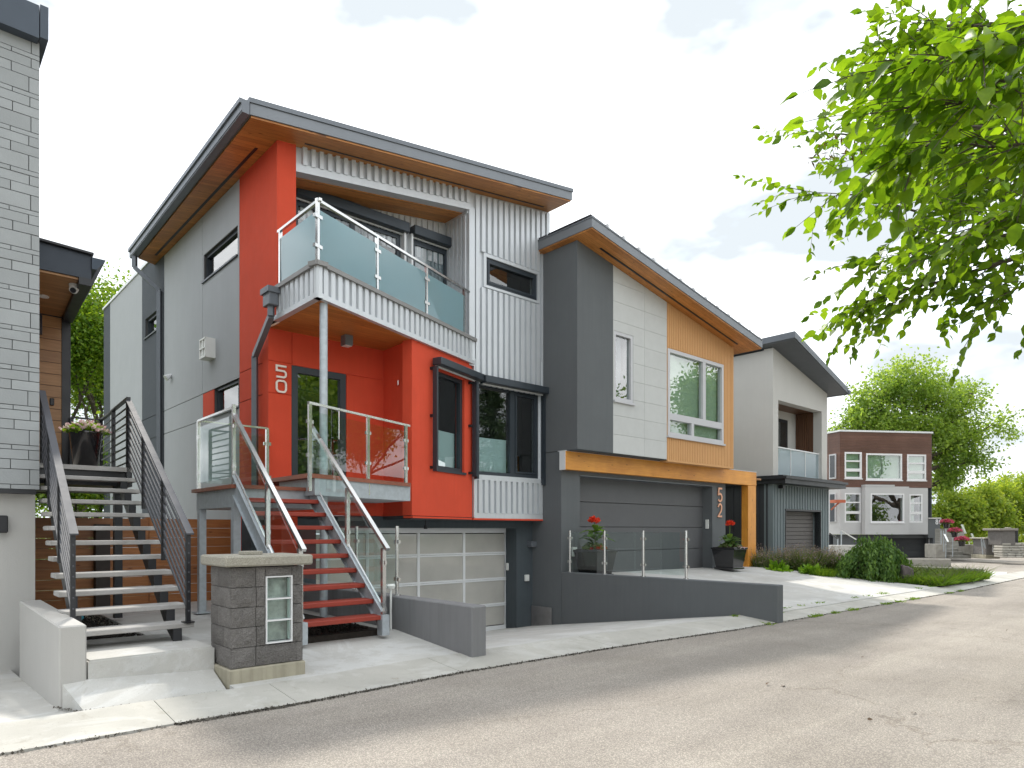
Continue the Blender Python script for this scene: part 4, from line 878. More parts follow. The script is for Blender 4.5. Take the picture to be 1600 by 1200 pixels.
for k in (1, 2): pbox(bm, pf, gb0, gb1, gz[0]+gh*k-.007, gz[0]+gh*k+.007, -.06, .011)
obj('glass_block_frame', bm, WHITEP, PIL)
bm = NB(); pbox(bm, pf, gb0, gb1, gz[0], gz[1], -.12, -.1); obj('lamp_recess', bm, mat('pale_recess', (.42, .44, .42), .6, var=.5, vscale=11), PIL)
for k in range(3):
    bm = NB(); pbox(bm, pf, gb0+.006, gb1-.006, gz[0]+gh*k+.011, gz[0]+gh*(k+1)-.011, -.05, -.004, .012); o = obj('glass_block', bm, GBLK, PIL)
    bm = NB(); zz_ = gz[0]+gh*k; 
    for q in ((gb0+.007, gb0+.016, zz_+.012, zz_+gh-.012), (gb1-.016, gb1-.007, zz_+.012, zz_+gh-.012)): pbox(bm, pf, *q, -.055, -.012)
    obj('block_edge', bm, mat('green_glass_edge', (.35, .45, .42), .2) if 'green_glass_edge' not in MATS else MATS['green_glass_edge'], o)
bm = NB(); pbox(bm, pf, -.075, pw+.075, 1.165, 1.265, -pdp-.07, .075, .016); obj('cap', bm, CAPM, PIL)
bm = NB(); pbox(bm, pf, .20, .38, 1.265, 1.30, -.36, -.2, .006); obj('cap_light', bm, CAPM, PIL)

# ------------------------------------------------------------------ house 52 (charcoal, ochre, tile)
H52 = thing('modern_house', 'charcoal and ochre house numbered 52 with timber beam over grey garage door', 'house', (1.054, 14.6, .5))
t902, t958, t1042, t1145 = 0.0, PU.hit(958), PU.hit(1042), PU.hit(1145); UB = 3.21
zr52 = lambda u: 7.57-.181*u
w1 = (PU.hit(959.5), PU.hit(989.5), (PU.hit(959, 624)[1]+PU.hit(989, 631)[1])/2, (PU.hit(959, 517)[1]+PU.hit(989, 523.5)[1])/2)
w2 = (PU.hit(1043), PU.hit(1130), (PU.hit(1043, 681)[1]+PU.hit(1129, 693)[1])/2, (PU.hit(1043, 545)[1]+PU.hit(1129, 569)[1])/2)
bm = NB(); wall(bm, PU, 0, t958-.002, UB, zr52, [], -.3, 0); 
s5 = Pl(PU.xy(0), D); s5.n = (-B[0], -B[1])
pbox(bm, s5, .30, 1.75, UB, 7.57, -.25, 0); pbox(bm, s5, .47, 1.9, -.9, UB-.02, -.3, 0); pbox(bm, s5, 1.75, 10, -.9, 7.0, -.25, -.005)
obj('charcoal_wall', bm, CHAR, H52)
bm = NB(); pbox(bm, s5, .48, 1.9, UB-.021, UB+.001, -.3, -.015); obj('wall_joint', bm, MORTAR, H52)
bm = NB(); wall(bm, PU, t958, t1145, UB, zr52, [w1, w2], -.3, -.03); obj('panel_backing', bm, mat('grey_joint', (.34, .335, .32), .9), H52)
xs = [t958, t958+.62, t1042-.02]; xs = [t958, PU.hit(1007), t1042]
zz = [UB+.42*i for i in range(12)]
for a, b in zip(xs, xs[1:]):
    for c, d in zip(zz, zz[1:]):
        last = d+.1 > zr52(b)
        if c > zr52(b)-.12: continue
        bm = NB(); wall(bm, PU, a+.0025, b-.0025, c+.0025, (lambda u: zr52(u)-.01) if last else d-.0025, [w1], -.03, 0)
        if bm.verts: obj('facade_tile', bm, TILE, H52)
        else: bm.free()
bm = NB(); wall(bm, PU, t1042+.003, t1145-.05, UB-.02, lambda u: zr52(u)-.01, [w2], -.03, 0); obj('ochre_wall', bm, ORANGE, H52)
bm = NB(); ribs(bm, PU, t1042+.02, t1145-.06, UB-.02, lambda u: zr52(u)-.03, [w2], .074, .05, .011, m=.02); obj('ochre_ribs', bm, ORANGE, H52)
bm = NB(); pbox(bm, PU, t1145-.07, t1145, UB-.03, zr52(t1145), -.3, .022); pbox(bm, PU, t1042, t1145, UB-.05, UB-.0, -.2, .02); obj('ochre_trim', bm, ORANGE, H52)
r5 = Pl(PU.xy(t1145), D); r5.n = (B[0], B[1]); bm = NB(); pbox(bm, r5, 0.3, 9, UB, zr52(t1145), -.2, 0); obj('right_wall', bm, CHAR, H52)
window(H52, PU, *w1, GREYW, d=-.07, fw=.075, fd=.12, sill=.05, blind=[(w1[0]+.1, w1[1]-.25, w1[2]+.08, w1[3]-.08)], bm_=mat('dark_room_sheet', (.075, .095, .125), .8, var=.3, vscale=2))  # dark-coloured sheet stands in for the unlit room behind the pane, no blind
zt_ = (PU.hit(1042, 649)[1]+PU.hit(1127, 666)[1])/2; um1 = PU.hit(1100); um2 = PU.hit(1082)
window(H52, PU, *w2, GREYW, d=-.05, fw=.085, fd=.13, sill=.06, hm=[(zt_, w2[0], w2[1], .16)], vm=[(um1, zt_, w2[3], .13), (um2, w2[2], zt_, .11)],
       blind=[(w2[0]+.09, w2[1]-.09, w2[2]+.09, w2[3]-.09)], bm_=BLINDG)
# roof
p0 = mv(PU.xy(0), -.155, -.543); p1 = mv(PU.xy(t1145), .47, -.6); p2 = mv(PU.xy(t1145), .47, 9); p3 = mv(PU.xy(0), -.155, 1.6); p3b = mv(PU.xy(.75), 0, 1.6); p2b = mv(PU.xy(.75), 0, 9)
def r52(bm, e, z0, z1, front=0):
    P_ = [mv(p0, -e, -e), mv(p1, e, -e), p2, mv(p2b, 0, 0), mv(p3b, 0, 0), mv(p3, -e, 0)]; us = [-.155, t1145+.47, t1145+.47, .75, .75, -.155]
    prism(bm, P_, [zr52(u)+z0 for u in us], [zr52(u)+z1 for u in us]); bmesh.ops.triangulate(bm, faces=bm.faces)
bm = NB(); r52(bm, 0, .03, .21); obj('roof', bm, GREYF, H52)
bm = NB(); r52(bm, -.02, 0, .028); obj('roof_soffit', bm, SOFF, H52)
bm = NB(); r52(bm, .012, .212, .24); obj('roof_flashing', bm, GREYM, H52)
bm = NB(); bar(bm, PU.p(.5, zr52(.5)-.004, .2), PU.p(t1145-.1, zr52(t1145-.1)-.004, .2), .05, .008); obj('soffit_vent', bm, BLACKM, H52)
n = 13; PVM = mat('solar_module', (.02, .022, .03), .25, spec=.6); rl52 = t1145+.47+.155
for i in range(n):     # thin modules laid along the eaves with bright clips between
    ua_ = -.155+rl52*i/n+.012; ub_ = -.155+rl52*(i+1)/n-.012
    def rp52(u, dd, h): x, y = PU.xy(u, dd); return (x, y, zr52(u)+h)
    bm = NB(); hexa(bm, [rp52(ua_, .50, .262), rp52(ub_, .50, .262), rp52(ub_, -.7, .262), rp52(ua_, -.7, .262)], [rp52(ua_, .50, .30), rp52(ub_, .50, .30), rp52(ub_, -.7, .30), rp52(ua_, -.7, .30)]); o = obj('solar_module', bm, PVM, H52)
    bm = NB(); hexa(bm, [rp52(ub_-.02, .545, .245), rp52(ub_+.044, .545, .245), rp52(ub_+.044, .46, .245), rp52(ub_-.02, .46, .245)], [rp52(ub_-.02, .545, .325), rp52(ub_+.044, .545, .325), rp52(ub_+.044, .46, .325), rp52(ub_-.02, .46, .325)]); obj('module_clip', bm, WHITEP, H52)
for k in range(4):
    ya, yb = -.50+.42*k, -.50+.42*(k+1)-.02
    bm = NB(); A = mv(p0, .02, .543+ya+.02); Bq = mv(p0, .02, .543+yb); z_ = zr52(-.155)
    hexa(bm, [(*A, z_+.255), (*mv(A, .12), z_+.255), (*mv(Bq, .12), z_+.255), (*Bq, z_+.255)], [(*A, z_+.295), (*mv(A, .12), z_+.295), (*mv(Bq, .12), z_+.295), (*Bq, z_+.295)]); obj('solar_module', bm, PVM, H52)
# garage level
gA, gB = PG.hit(906), PG.hit(1113); ze = PG.hit(1174); pier = PG.hit(1133.5); zg1 = (PG.hit(906, 741)[1]+PG.hit(1113, 760)[1])/2
bm = NB(); wall(bm, PG, 0.0, pier, -.9, UB-.02, [(gA, gB, .3, zg1)], -.35, 0); pbox(bm, PG, pier-.2, pier-.002, .3, UB-.02, -1.2, -.36); obj('garage_wall', bm, CHAR, H52)
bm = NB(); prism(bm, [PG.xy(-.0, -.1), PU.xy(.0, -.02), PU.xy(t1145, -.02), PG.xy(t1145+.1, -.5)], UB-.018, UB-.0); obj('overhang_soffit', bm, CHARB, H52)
gp = PG.off(-.3); bm = NB(); zs = [.45+(zg1-.45)*k/4 for k in range(5)]
gdo = None
for a, b in zip(zs, zs[1:]):
    bm = NB(); pbox(bm, gp, gA-.05, gB+.05, a+.006, b-.006, -.06, 0, .004); o = obj('garage_door_panel', bm, DGAR, H52)
bm = NB(); pbox(bm, gp, gA-.05, gB+.05, .3, zg1+.05, -.1, -.065); obj('garage_door_backing', bm, MORTAR, H52)
bm = NB(); pbox(bm, PG, gA-.006, gB+.02, zg1-.02, zg1+.0, -.29, .012); obj('door_head_flashing', bm, GREYM, H52)
bz_t, bz_b = 3.19, 2.80
bm = NB(); pbox(bm, PG, -.05, ze, bz_b, bz_t, .004, .16, .006); obj('timber_beam', bm, BEAMW, H52)
bm = NB(); pbox(bm, PG, -.06, -.051, bz_b-.01, bz_t+.01, .0, .17); pbox(bm, PG, -.06, ze, bz_t, bz_t+.012, -.05, .17); obj('beam_flashing', bm, SILV, H52)
pa = PG.hit(1161.5); bm = NB(); pbox(bm, PG, pa, ze-.004, .35, bz_b-.003, -.06, .15, .006); obj('timber_post', bm, BEAMV, H52)
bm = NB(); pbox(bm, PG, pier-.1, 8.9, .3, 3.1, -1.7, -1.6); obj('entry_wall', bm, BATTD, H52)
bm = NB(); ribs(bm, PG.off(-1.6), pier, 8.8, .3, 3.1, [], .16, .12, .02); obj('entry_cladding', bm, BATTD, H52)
bm = NB(); pbox(bm, PG, pier, 8.6, 3.0, 3.05, -1.6, 0); obj('porch_ceiling', bm, SOFFL, H52)
# numbers, keypad, lamp, switch box
k5, kz = PG.hit(1120, 784); h_ = PG.hit(1120, 762)[1]-kz; kz2 = PG.hit(1120, 808)[1]
n5 = [([(.95, .95), (.25, .95), (.16, .52)]+[(.5+.42*math.sin(R(t)), .31+.27*math.cos(R(t))) for t in (-40, 0, 40, 80, 120, 160, 200, 235)], False)]
n2_ = [([(.14, .72)]+[(.5+.36*math.cos(R(t)), .69+.25*math.sin(R(t))) for t in (165, 130, 90, 50, 15, -20)]+[(.72, .42), (.12, .055), (.92, .055)], False)]
bm = NB(); strokes(bm, PG, k5, kz, h_, h_*.13, n5, .02, .015, .60); obj('house_number_five', bm, COPPER, H52)
bm = NB(); strokes(bm, PG, k5, kz2, h_, h_*.13, n2_, .02, .015, .60); obj('house_number_two', bm, COPPER, H52)
jb = Pl(PG.xy(gB), (-D[0], -D[1])); jb.n = (-B[0], -B[1])
bm = NB(); pbox(bm, jb, -.2, -.10, 1.55, 1.80, 0, .03, .006); obj('door_keypad', bm, PLASTIC, H52)
l0 = S52.hit(838); lz = 1.5-(850-829)/F*15.1
bm = NB(); pbox(bm, S52, l0-.02, l0+.14, lz-.06, lz+.06, .0, .16, .006); o = obj('wall_lamp', bm, GREYM, H52)
bm = NB(); pbox(bm, S52, l0+.0, l0+.12, lz-.064, lz-.061, .02, .14); obj('lamp_lens', bm, LENS, o)
bm = NB(); pbox(bm, PG, PG.hit(893), PG.hit(899), .94, 1.14, 0, .06, .006); obj('switch_box', bm, PLASTIC, H52)

# ------------------------------------------------------------------ house beyond (white stucco, board and batten garage)
H54 = thing('modern_house', 'white stucco house with recessed balcony above a grey green batten garage', 'house', (8.26, 21.6, .3))
q54 = P54.hit(1292.5); top = lambda u: 7.29-.235*u
oa, ob = P54.hit(1216), P54.hit(1284); oz1 = (P54.hit(1216, 624)[1]+P54.hit(1284, 644)[1])/2; b54 = 3.25
bm = NB(); wall(bm, P54, 0, q54, b54, top, [(oa, ob, b54, oz1)], -.3, 0)
s54 = Pl(P54.xy(0), D); s54.n = (-B[0], -B[1]); pbox(bm, s54, .3, 9, b54, 7.25, -.3, 0.0); pbox(bm, P54, q54-.3, q54, b54, top(q54), -8, -.3); pbox(bm, P54, .3, q54-.3, 3.2, 6.2, -8.2, -8)
obj('white_wall', bm, WSTUC, H54)
bm = NB(); pbox(bm, P54, oa-.2, ob+.1, b54, oz1+.1, -1.05, -.95); obj('balcony_back_wall', bm, WSTUC, H54)
bw_ = P54.off(-.95); bu0, bu1 = bw_.hit(1212), bw_.hit(1229.5); bzt = bw_.hit(1224, 656)[1]
bm = NB(); pbox(bm, bw_, bu0-.4, bu1, b54, bzt, -.02, .03); o = obj('balcony_door', bm, BLACKM, H54)
bm = NB(); pbox(bm, bw_, bu0-.3, bu1-.12, b54+.15, bzt-.12, .032, .04); obj('pane', bm, WIN, o)
bm = NB(); rr = Pl(P54.xy(ob+.02, -.3), D); rr.n = (-B[0], -B[1]); pbox(bm, rr, 0, .65, b54, oz1+.1, -.06, -.02); obj('slat_wall', bm, SLATW, H54)
bm = NB(); ribs(bm, rr, .0, .64, b54, oz1, [], .072, .05, .03, -.02); obj('wood_slats', bm, SLATW, H54)
bm = NB(); pbox(bm, P54, oa-.1, ob+.1, oz1+.02, oz1+.06, -.95, -.3); obj('balcony_ceiling', bm, SLATW, H54)
bm = NB(); pbox(bm, P54, oa-.1, ob+.1, b54-.1, b54+.0, -1.05, -.1); obj('balcony_floor', bm, CONC, H54)
gz_ = (P54.hit(1217, 696)[1]+P54.hit(1281, 708.5)[1])/2
for i in range(3):
    a = oa+(ob-oa)*i/3; b = oa+(ob-oa)*(i+1)/3
    bm = NB(); pbox(bm, P54, a+.03, b-.03, b54+.06, gz_-.05, -.12, -.105); obj('glass_panel', bm, FROSTW, H54)
bm = NB()
for i in range(4): a = oa+(ob-oa)*i/3; pbox(bm, P54, a-.015 if i else a, a+.015, b54, gz_, -.14, -.09)
pbox(bm, P54, oa, ob, gz_-.04, gz_, -.145, -.085); obj('balcony_rail', bm, SILV, H54)
r0 = mv(P54.xy(0), -.3, -.85); r1 = mv(P54.xy(q54), .27, -.62); r2 = mv(r1, 0, 9); r3 = mv(r0, 0, 9)
us = [-.3, q54+.27, q54+.27, -.3]
bm = NB(); prism(bm, [r0, r1, r2, r3], [top(u)+.02 for u in us], [top(u)+.21 for u in us]); obj('roof', bm, mat('dark_roof_metal', (.13, .145, .165), .45, metal=.2), H54)
bm = NB(); 
for i in range(22):
    a = .0+i*.036; hexa(bm, [(*mv(r0, .05, .05+a), top(-.25)-.0), (*mv(r1, -.05, .05+a), top(q54+.22)), (*mv(r1, -.05, .075+a), top(q54+.22)), (*mv(r0, .05, .075+a), top(-.25))],
                         [(*mv(r0, .05, .05+a), top(-.25)+.018), (*mv(r1, -.05, .05+a), top(q54+.22)+.018), (*mv(r1, -.05, .075+a), top(q54+.22)+.018), (*mv(r0, .05, .075+a), top(-.25)+.018)])
obj('soffit_strips', bm, GREYM, H54)
bm = NB(); e0 = mv(r1, .0, .0); hexa(bm, [(*mv(e0, 0, -.03), top(us[1])+.0), (*mv(e0, .12, -.03), top(us[1])+.0), (*mv(r2, .12), top(us[1])), (*r2, top(us[1]))], [(*mv(e0, 0, -.03), top(us[1])+.14), (*mv(e0, .14, -.03), top(us[1])+.14), (*mv(r2, .14), top(us[1])+.14), (*r2, top(us[1])+.14)]); obj('roof_gutter', bm, GREYM, H54)
# garage block
lg = P54.hit(1295); gd0, gd1_ = P54.hit(1227.5), P54.hit(1281.5); gt = (P54.hit(1228, 797)[1]+P54.hit(1281, 801)[1])/2
bm = NB(); wall(bm, P54, .0, lg, .1, 3.0, [(gd0, gd1_, .2, gt)], -.3, 0.0); obj('garage_wall', bm, BATT, H54)
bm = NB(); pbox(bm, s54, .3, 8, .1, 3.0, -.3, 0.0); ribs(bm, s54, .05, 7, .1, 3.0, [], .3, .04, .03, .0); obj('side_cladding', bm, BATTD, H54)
bm = NB(); ribs(bm, P54, .02, lg-.02, .1, 2.95, [(gd0-.04, gd1_+.04, .1, gt+.06)], .19, .05, .03); obj('battens', bm, BATT, H54)
bm = NB()
for i in range(14):
    a = .25+(gt-.25)*i/14; b = .25+(gt-.25)*(i+1)/14; pbox(bm, P54, gd0-.05, gd1_+.05, a+.008, b-.008, -.30, -.25)
pbox(bm, P54, gd0-.05, gd1_+.05, .2, gt+.05, -.34, -.31); obj('garage_door', bm, DGAR2, H54)
bm = NB(); pbox(bm, P54, gd0-.05, gd0, .2, gt, -.2, .02); pbox(bm, P54, gd0-.05, gd1_+.05, gt, gt+.06, -.2, .025); pbox(bm, P54, gd1_, gd1_+.04, .2, gt, -.2, .02); obj('door_casing', bm, BLACKM, H54)
bm = NB(); 
A = [mv(P54.xy(0), -.1, 8), mv(P54.xy(0), -.1, -.45), mv(P54.xy(lg), .35, -.45), mv(P54.xy(lg), .35, 8)]
prism(bm, A, 2.98, 3.12); prism(bm, [mv(A[0], -.05), mv(A[1], -.05, -.06), mv(A[2], .06, -.06), mv(A[3], .06)], 3.121, 3.2); prism(bm, [mv(A[0], .05), mv(A[1], .05, .1), mv(A[2], -.05, .1), mv(A[3], -.05)], 3.201, 3.245); obj('garage_roof', bm, mat('black_roof_edge', (.035, .037, .04), .4, metal=.2), H54)
bm = NB(); pbox(bm, P54, .25, .42, 2.84, 2.96, .03, .2, .02); obj('eave_lamp', bm, BLACKM, H54)

# ------------------------------------------------------------------ stone house on the left
H48 = thing('modern_house', 'pale limestone clad house with cedar porch at the left edge', 'house', (-5.75, 8.2, .0))
LWh = Pl((-5.70, 8.16), B); ZS = 1.98
bm = NB(); pbox(bm, LWh, -3.4, 0, -.6, ZS+.02, -.25, 0); sL = Pl(LWh.xy(0), D); sL.n = (B[0], B[1]); pbox(bm, sL, .26, 6, -.6, ZS, -.2, 0); obj('lower_wall', bm, WSTUC, H48)
SP = LWh.off(.17, .02); bm = NB(); pbox(bm, SP, -2.7, -.0, ZS, 7.3, -.3, -.03); obj('wall_core', bm, mat('grey_mortar', (.15, .155, .155), .9), H48)
bm = NB(); sP = Pl(SP.xy(-.0), D); sP.n = (B[0], B[1]); pbox(bm, sP, .31, 6, ZS, 7.3, -.25, -.01); obj('side_wall', bm, STONE, H48)
bm = NB(); pbox(bm, SP, -3.4, -.03, ZS-.05, ZS-.002, -.25, -.0); obj('overhang_soffit', bm, BLACKM, H48)
# coursed stones: one thin, one tall, two medium courses repeat
z = ZS; pat = [.055, .178, .113, .113]; k = 0; rnd = random.Random(5)
while z < 7.28:
    h = pat[k % 4]; h = min(h, 7.3-z)
    first = {0: .27, 1: .095, 2: .26, 3: .085}[k % 4]+rnd.uniform(-.02, .02); u = 0.0; seg = [first]
    while sum(seg) < 2.6: seg.append(rnd.choice([.42, .55, .6]) if k % 4 else .55)
    for i, s in enumerate(seg):
        bm = NB(); pbox(bm, SP, u-s+.004, u-(.004 if i else 0), z+.004, z+h-.004, -.05 if i else -.3, rnd.uniform(-.003, .004)); obj('stone', bm, STONE, H48); u -= s
    z += h; k += 1
bm = NB(); hexa(bm, [SP.p(-3.4, 7.25, .14), SP.p(-.02, 7.22, .14), SP.p(-.02, 7.22, -6), SP.p(-3.4, 7.25, -6)], [SP.p(-3.4, 7.6, .14), SP.p(-.02, 7.6, .14), SP.p(-.02, 7.6, -6), SP.p(-3.4, 7.6, -6)]); 
sP2 = sP; pbox(bm, sP, -.14, 5, 7.24, 7.62, -.01, .07); obj('roof', bm, mat('slate_blue_metal', (.06, .075, .095), .4, metal=.3), H48)
# porch roof, soffit, cedar wall
PF = Pl((-5.94, 9.45), B); SZ = 5.0; dl = Pl(PF.o, (-.624, .781)); 
bk = dl.xy(2.15)
q = lambda p, e, f: mv(p, e, f)
bm = NB(); prism(bm, [mv(PF.o, -3, -.0), mv(PF.o, .1, 0), mv(bk, .1, .1), mv(bk, -3, .1)], [SZ]*4, [SZ+.48, SZ+.33, SZ+.33, SZ+.48])
obj('porch_roof', bm, mat('slate_roof_metal', (.032, .04, .052), .4, metal=.3), H48)
bm = NB(); prism(bm, [mv(PF.o, -3, -.06), mv(PF.o, .12, -.06), mv(bk, .12, .1), mv(bk, -3, .1)], [SZ+.482, SZ+.332, SZ+.332, SZ+.482], [SZ+.52, SZ+.36, SZ+.36, SZ+.52]); obj('roof_flashing', bm, BLACKM, H48)
bm = NB(); hexa(bm, [(*mv(PF.o, .1, -.04), SZ+.14), (*mv(PF.o, .16, -.04), SZ+.14), (*mv(bk, .16), SZ+.14), (*mv(bk, .1), SZ+.14)], [(*mv(PF.o, .1, -.04), SZ+.30), (*mv(PF.o, .27, -.04), SZ+.30), (*mv(bk, .27), SZ+.30), (*mv(bk, .1), SZ+.30)]); obj('roof_gutter', bm, mat('slate_gutter_metal', (.045, .06, .08), .4, metal=.3), H48)
bm = NB(); prism(bm, [mv(PF.o, -3, .03), mv(PF.o, -.05, .03), mv(bk, -.05, 0), mv(bk, -3, 0)], SZ-.03, SZ-.002); obj('porch_soffit', bm, SOFFL, H48)
bm = NB(); prism(bm, [mv(PF.o, -.05, -.02), mv(PF.o, .1, -.02), mv(bk, .1, 0), mv(bk, -.05, 0)], SZ-.10, SZ-.001); obj('eave_beam', bm, BLACKM, H48)
PWl = Pl((-7.28, 11.16), B); pw0 = PWl.hit(96.5)
bm = NB(); pbox(bm, PWl, pw0-3.2, pw0+.12, 2.1, SZ+.2, -.2, -.022); obj('porch_wall', bm, MORTAR, H48)
n = 14; 
for i in range(n):
    a = 2.35+(SZ-.04-2.35)*i/n; b = 2.35+(SZ-.04-2.35)*(i+1)/n
    bm = NB(); pbox(bm, PWl, pw0-3, pw0-.003, a+.004, b-.004, -.022, 0); obj('siding_board', bm, SIDING, H48)
bm = NB(); pbox(bm, PWl, pw0, pw0+.12, .3, SZ-.1, -.12, .02); obj('porch_post', bm, BLACKM, H48)
c = at(115, 444, 9.62); bm = NB(); tube(bm, (c[0], c[1], SZ-.03), (c[0]+.02, c[1]-.01, SZ-.10), .06, 14); tube(bm, (c[0]+.02, c[1]-.01, SZ-.09), (c[0]+.03, c[1]-.05, SZ-.13), .055, 14); o = obj('security_camera', bm, PLASTIC, H48)
bm = NB(); tube(bm, (c[0]+.03, c[1]-.052, SZ-.125), (c[0]+.034, c[1]-.07, SZ-.142), .038, 12); obj('camera_lens', bm, BLACKM, o)
c = at(68, 472, 10.1); bm = NB(); tube(bm, (c[0], c[1], SZ-.03), (c[0], c[1], SZ-.045), .07, 16); obj('recessed_light', bm, LENS, H48)
c = at(60, 493, 10.6); bm = NB(); tube(bm, (c[0], c[1], 4.55), (c[0], c[1], 4.85), .05, 12); obj('porch_sconce', bm, ANTH, H48)
dbu, dbz = PWl.hit(81, 628); bm = NB(); pbox(bm, PWl, dbu-.03, dbu+.03, dbz-.06, dbz+.06, 0, .03, .01); obj('doorbell', bm, BLACKM, H48)
wu, wz = LWh.hit(5, 819); bm = NB(); pbox(bm, LWh, wu-.06, wu+.035, wz-.1, wz+.1, .02, .12, .012); obj('wall_lamp', bm, BLACKM, H48)
# low white wall by the driveway
LQ = Pl((-3.77, 5.68), D); LQ.n = (-B[0], -B[1])
bm = NB(); 
hexa(bm, [LQ.p(0, -.3, -.2), LQ.p(2.42, -.5, -.2), LQ.p(2.42, -.5, 0), LQ.p(0, -.3, 0)], [LQ.p(0, .70, -.2), LQ.p(2.42, .73, -.2), LQ.p(2.42, .73, 0), LQ.p(0, .70, 0)], .012)
o = obj('low_wall', bm, WHT, None, loc=(-3.77, 5.68, 0)); tag(o, 'low off white stucco wall beside the black stair at lower left', 'garden wall')

# ------------------------------------------------------------------ black stair of the stone house
S48 = thing('entry_stair', 'black steel stair with open concrete treads beside the limestone house', 'stairs', (-3.7, 6.7, .39))
T2 = Vector((-3.427, 7.2)); st = Vector((-.1863, .233)); wdt = 1.115; r0_ = .7295-.1645
tdir = st.normalized(); ts = Pl((0, 0), B)
for k in range(11):
    p = T2+st*(k-1); z = r0_+.1645*k
    bm = NB(); q_ = Pl((p.x-B[0]*wdt, p.y-B[1]*wdt), B); pbox(bm, q_, (.17 if False else 0), wdt, z-.05, z, -.29, 0, .006); obj('tread', bm, CTREAD, S48)
LP = T2+st*10; LZ = r0_+.1645*11+.0
lf = (LP.x-B[0]*wdt, LP.y-B[1]*wdt)
bm = NB(); prism(bm, [(LP.x, LP.y), (LP.x+tdir.x*2.6, LP.y+tdir.y*2.6), (lf[0]+tdir.x*2.6-B[0], lf[1]+tdir.y*2.6-B[1]), (lf[0]-B[0]*.0, lf[1]-B[1]*.0)], LZ-.06, LZ); obj('landing', bm, CTREAD, S48)
bm = NB(); prism(bm, [(LP.x+tdir.x*.06, LP.y+tdir.y*.06), (LP.x+tdir.x*2.5, LP.y+tdir.y*2.5), (lf[0]+tdir.x*2.5-B[0], lf[1]+tdir.y*2.5-B[1]), (lf[0]+tdir.x*.06, lf[1]+tdir.y*.06)], LZ-.26, LZ-.065); obj('landing_frame', bm, BLACKM, S48)
for off in (.16, wdt-.12):     # saw tooth stringers
    bm = NB()
    for k in range(11):
        p = T2+st*(k-1)-Vector(B)*off; z = r0_+.1645*k-.052; nx = p+st
        a = Pl((p.x, p.y), (tdir.x, tdir.y)); g_ = st.length
        zb_ = max(.38, z-.20)
        hexa(bm, [a.p(0, max(.38, z-.2) if k else .385, -.04), a.p(g_, z-.2+.1645, -.04), a.p(g_, z-.2+.1645, .04), a.p(0, max(.38, z-.2) if k else .385, .04)], [a.p(0.0, z, -.04), a.p(g_, z, -.04), a.p(g_, z, .04), a.p(0.0, z, .04)])
    obj('stringer', bm, BLACKM, S48)
for (px, zt_) in ((189.5, LZ-.26),):
    p = (LP.x-B[0]*.16+tdir.x*.12, LP.y-B[1]*.16+tdir.y*.12); bm = NB(); q_ = Pl(p, B); pbox(bm, q_, -.05, .05, .28, zt_, -.1, 0); obj('support_post', bm, BLACKM, S48)
def rail48(off, side):
    pb = T2-st-Vector(B)*off; pt = LP-Vector(B)*off; z0, z1 = r0_, LZ; H = .93
    bm = NB(); bar(bm, (pb.x-tdir.x*.06, pb.y-tdir.y*.06, z0+H-.03), (pt.x, pt.y, z1+H), .07, .018); obj('handrail', bm, RAILB, S48)
    for t in (0, .34, .68, 1.0) :
        p = pb.lerp(pt, t); zz_ = z0+(z1-z0)*t; bm = NB(); q_ = Pl((p.x, p.y), B); pbox(bm, q_, -.02, .02, zz_-.02, zz_+H-.01, -.045, 0)
        if t == 0: pbox(bm, q_, -.05, .05, zz_, zz_+.012, -.075, .03)
        obj('rail_post', bm, BLACKM, S48)
    for i in range(8):
        h = .11+.098*i; bm = NB(); bar(bm, (pb.x, pb.y, z0+h), (pt.x, pt.y, z1+h), .014, .03); obj('rail_bar', bm, RAILB, S48)
rail48(.055, 1); rail48(wdt-.06, -1)
# landing rails
def flat48(p, q_, H=.97, posts=(0, .5, 1), bars=8):
    bm = NB(); bar(bm, (*p, LZ+H), (*q_, LZ+H), .05, .025); obj('handrail', bm, BLACKM, S48)
    for t in posts:
        x = (p[0]+(q_[0]-p[0])*t, p[1]+(q_[1]-p[1])*t); bm = NB(); g_ = Pl(x, B); pbox(bm, g_, -.025, .025, LZ-.2, LZ+H, -.05, 0); obj('rail_post', bm, BLACKM, S48)
    for i in range(bars):
        h = .08+.11*i; bm = NB(); bar(bm, (*p, LZ+h), (*q_, LZ+h), .014, .02); obj('rail_bar', bm, BLACKM, S48)
e0 = LP-Vector(B)*.055; e1 = e0+tdir*2.45; flat48((e0.x, e0.y), (e1.x, e1.y))
e2 = Vector(PWl.xy(pw0+.12, .1)); flat48((e1.x, e1.y), (e2.x, e2.y), posts=(0, 1), bars=2)

# ------------------------------------------------------------------ fence
f1 = (-4.9, 12.4); FP = Pl(f1, B); FN = thing('wooden_fence', 'stained cedar fence of horizontal boards between the stair and the red house', 'fence', (*FP.xy(-1.2), .25))
fa, fb = -3.3, -.08
nb = 9; 
for i in range(nb):
    a = .27+1.43*i/nb; b = .27+1.43*(i+1)/nb; cuts = [fa, -1.55, fb]
    for c, d in zip(cuts, cuts[1:]):
        bm = NB(); pbox(bm, FP, c+.004, d-.004, a+.001+random.uniform(0, .003), b-.001-random.uniform(0, .004), 0, .03); obj('board', bm, FENCE, FN)
for u in (fa+.02, -1.55, fb-.05):
    bm = NB(); pbox(bm, FP, u-.045, u+.045, .2, 1.72, -.1, -.002); obj('post', bm, FENCE, FN)
bm = NB(); pbox(bm, FP, -2.35, -2.15, .25, 1.6, .035, .2); 
o = obj('utility_box', bm, mat('dark_utility_box', (.05, .04, .035), .6, var=.2), None, loc=FP.p(-2.25, .25, .1)); tag(o, 'tall narrow dark box against the cedar fence behind the black stair', 'utility box')
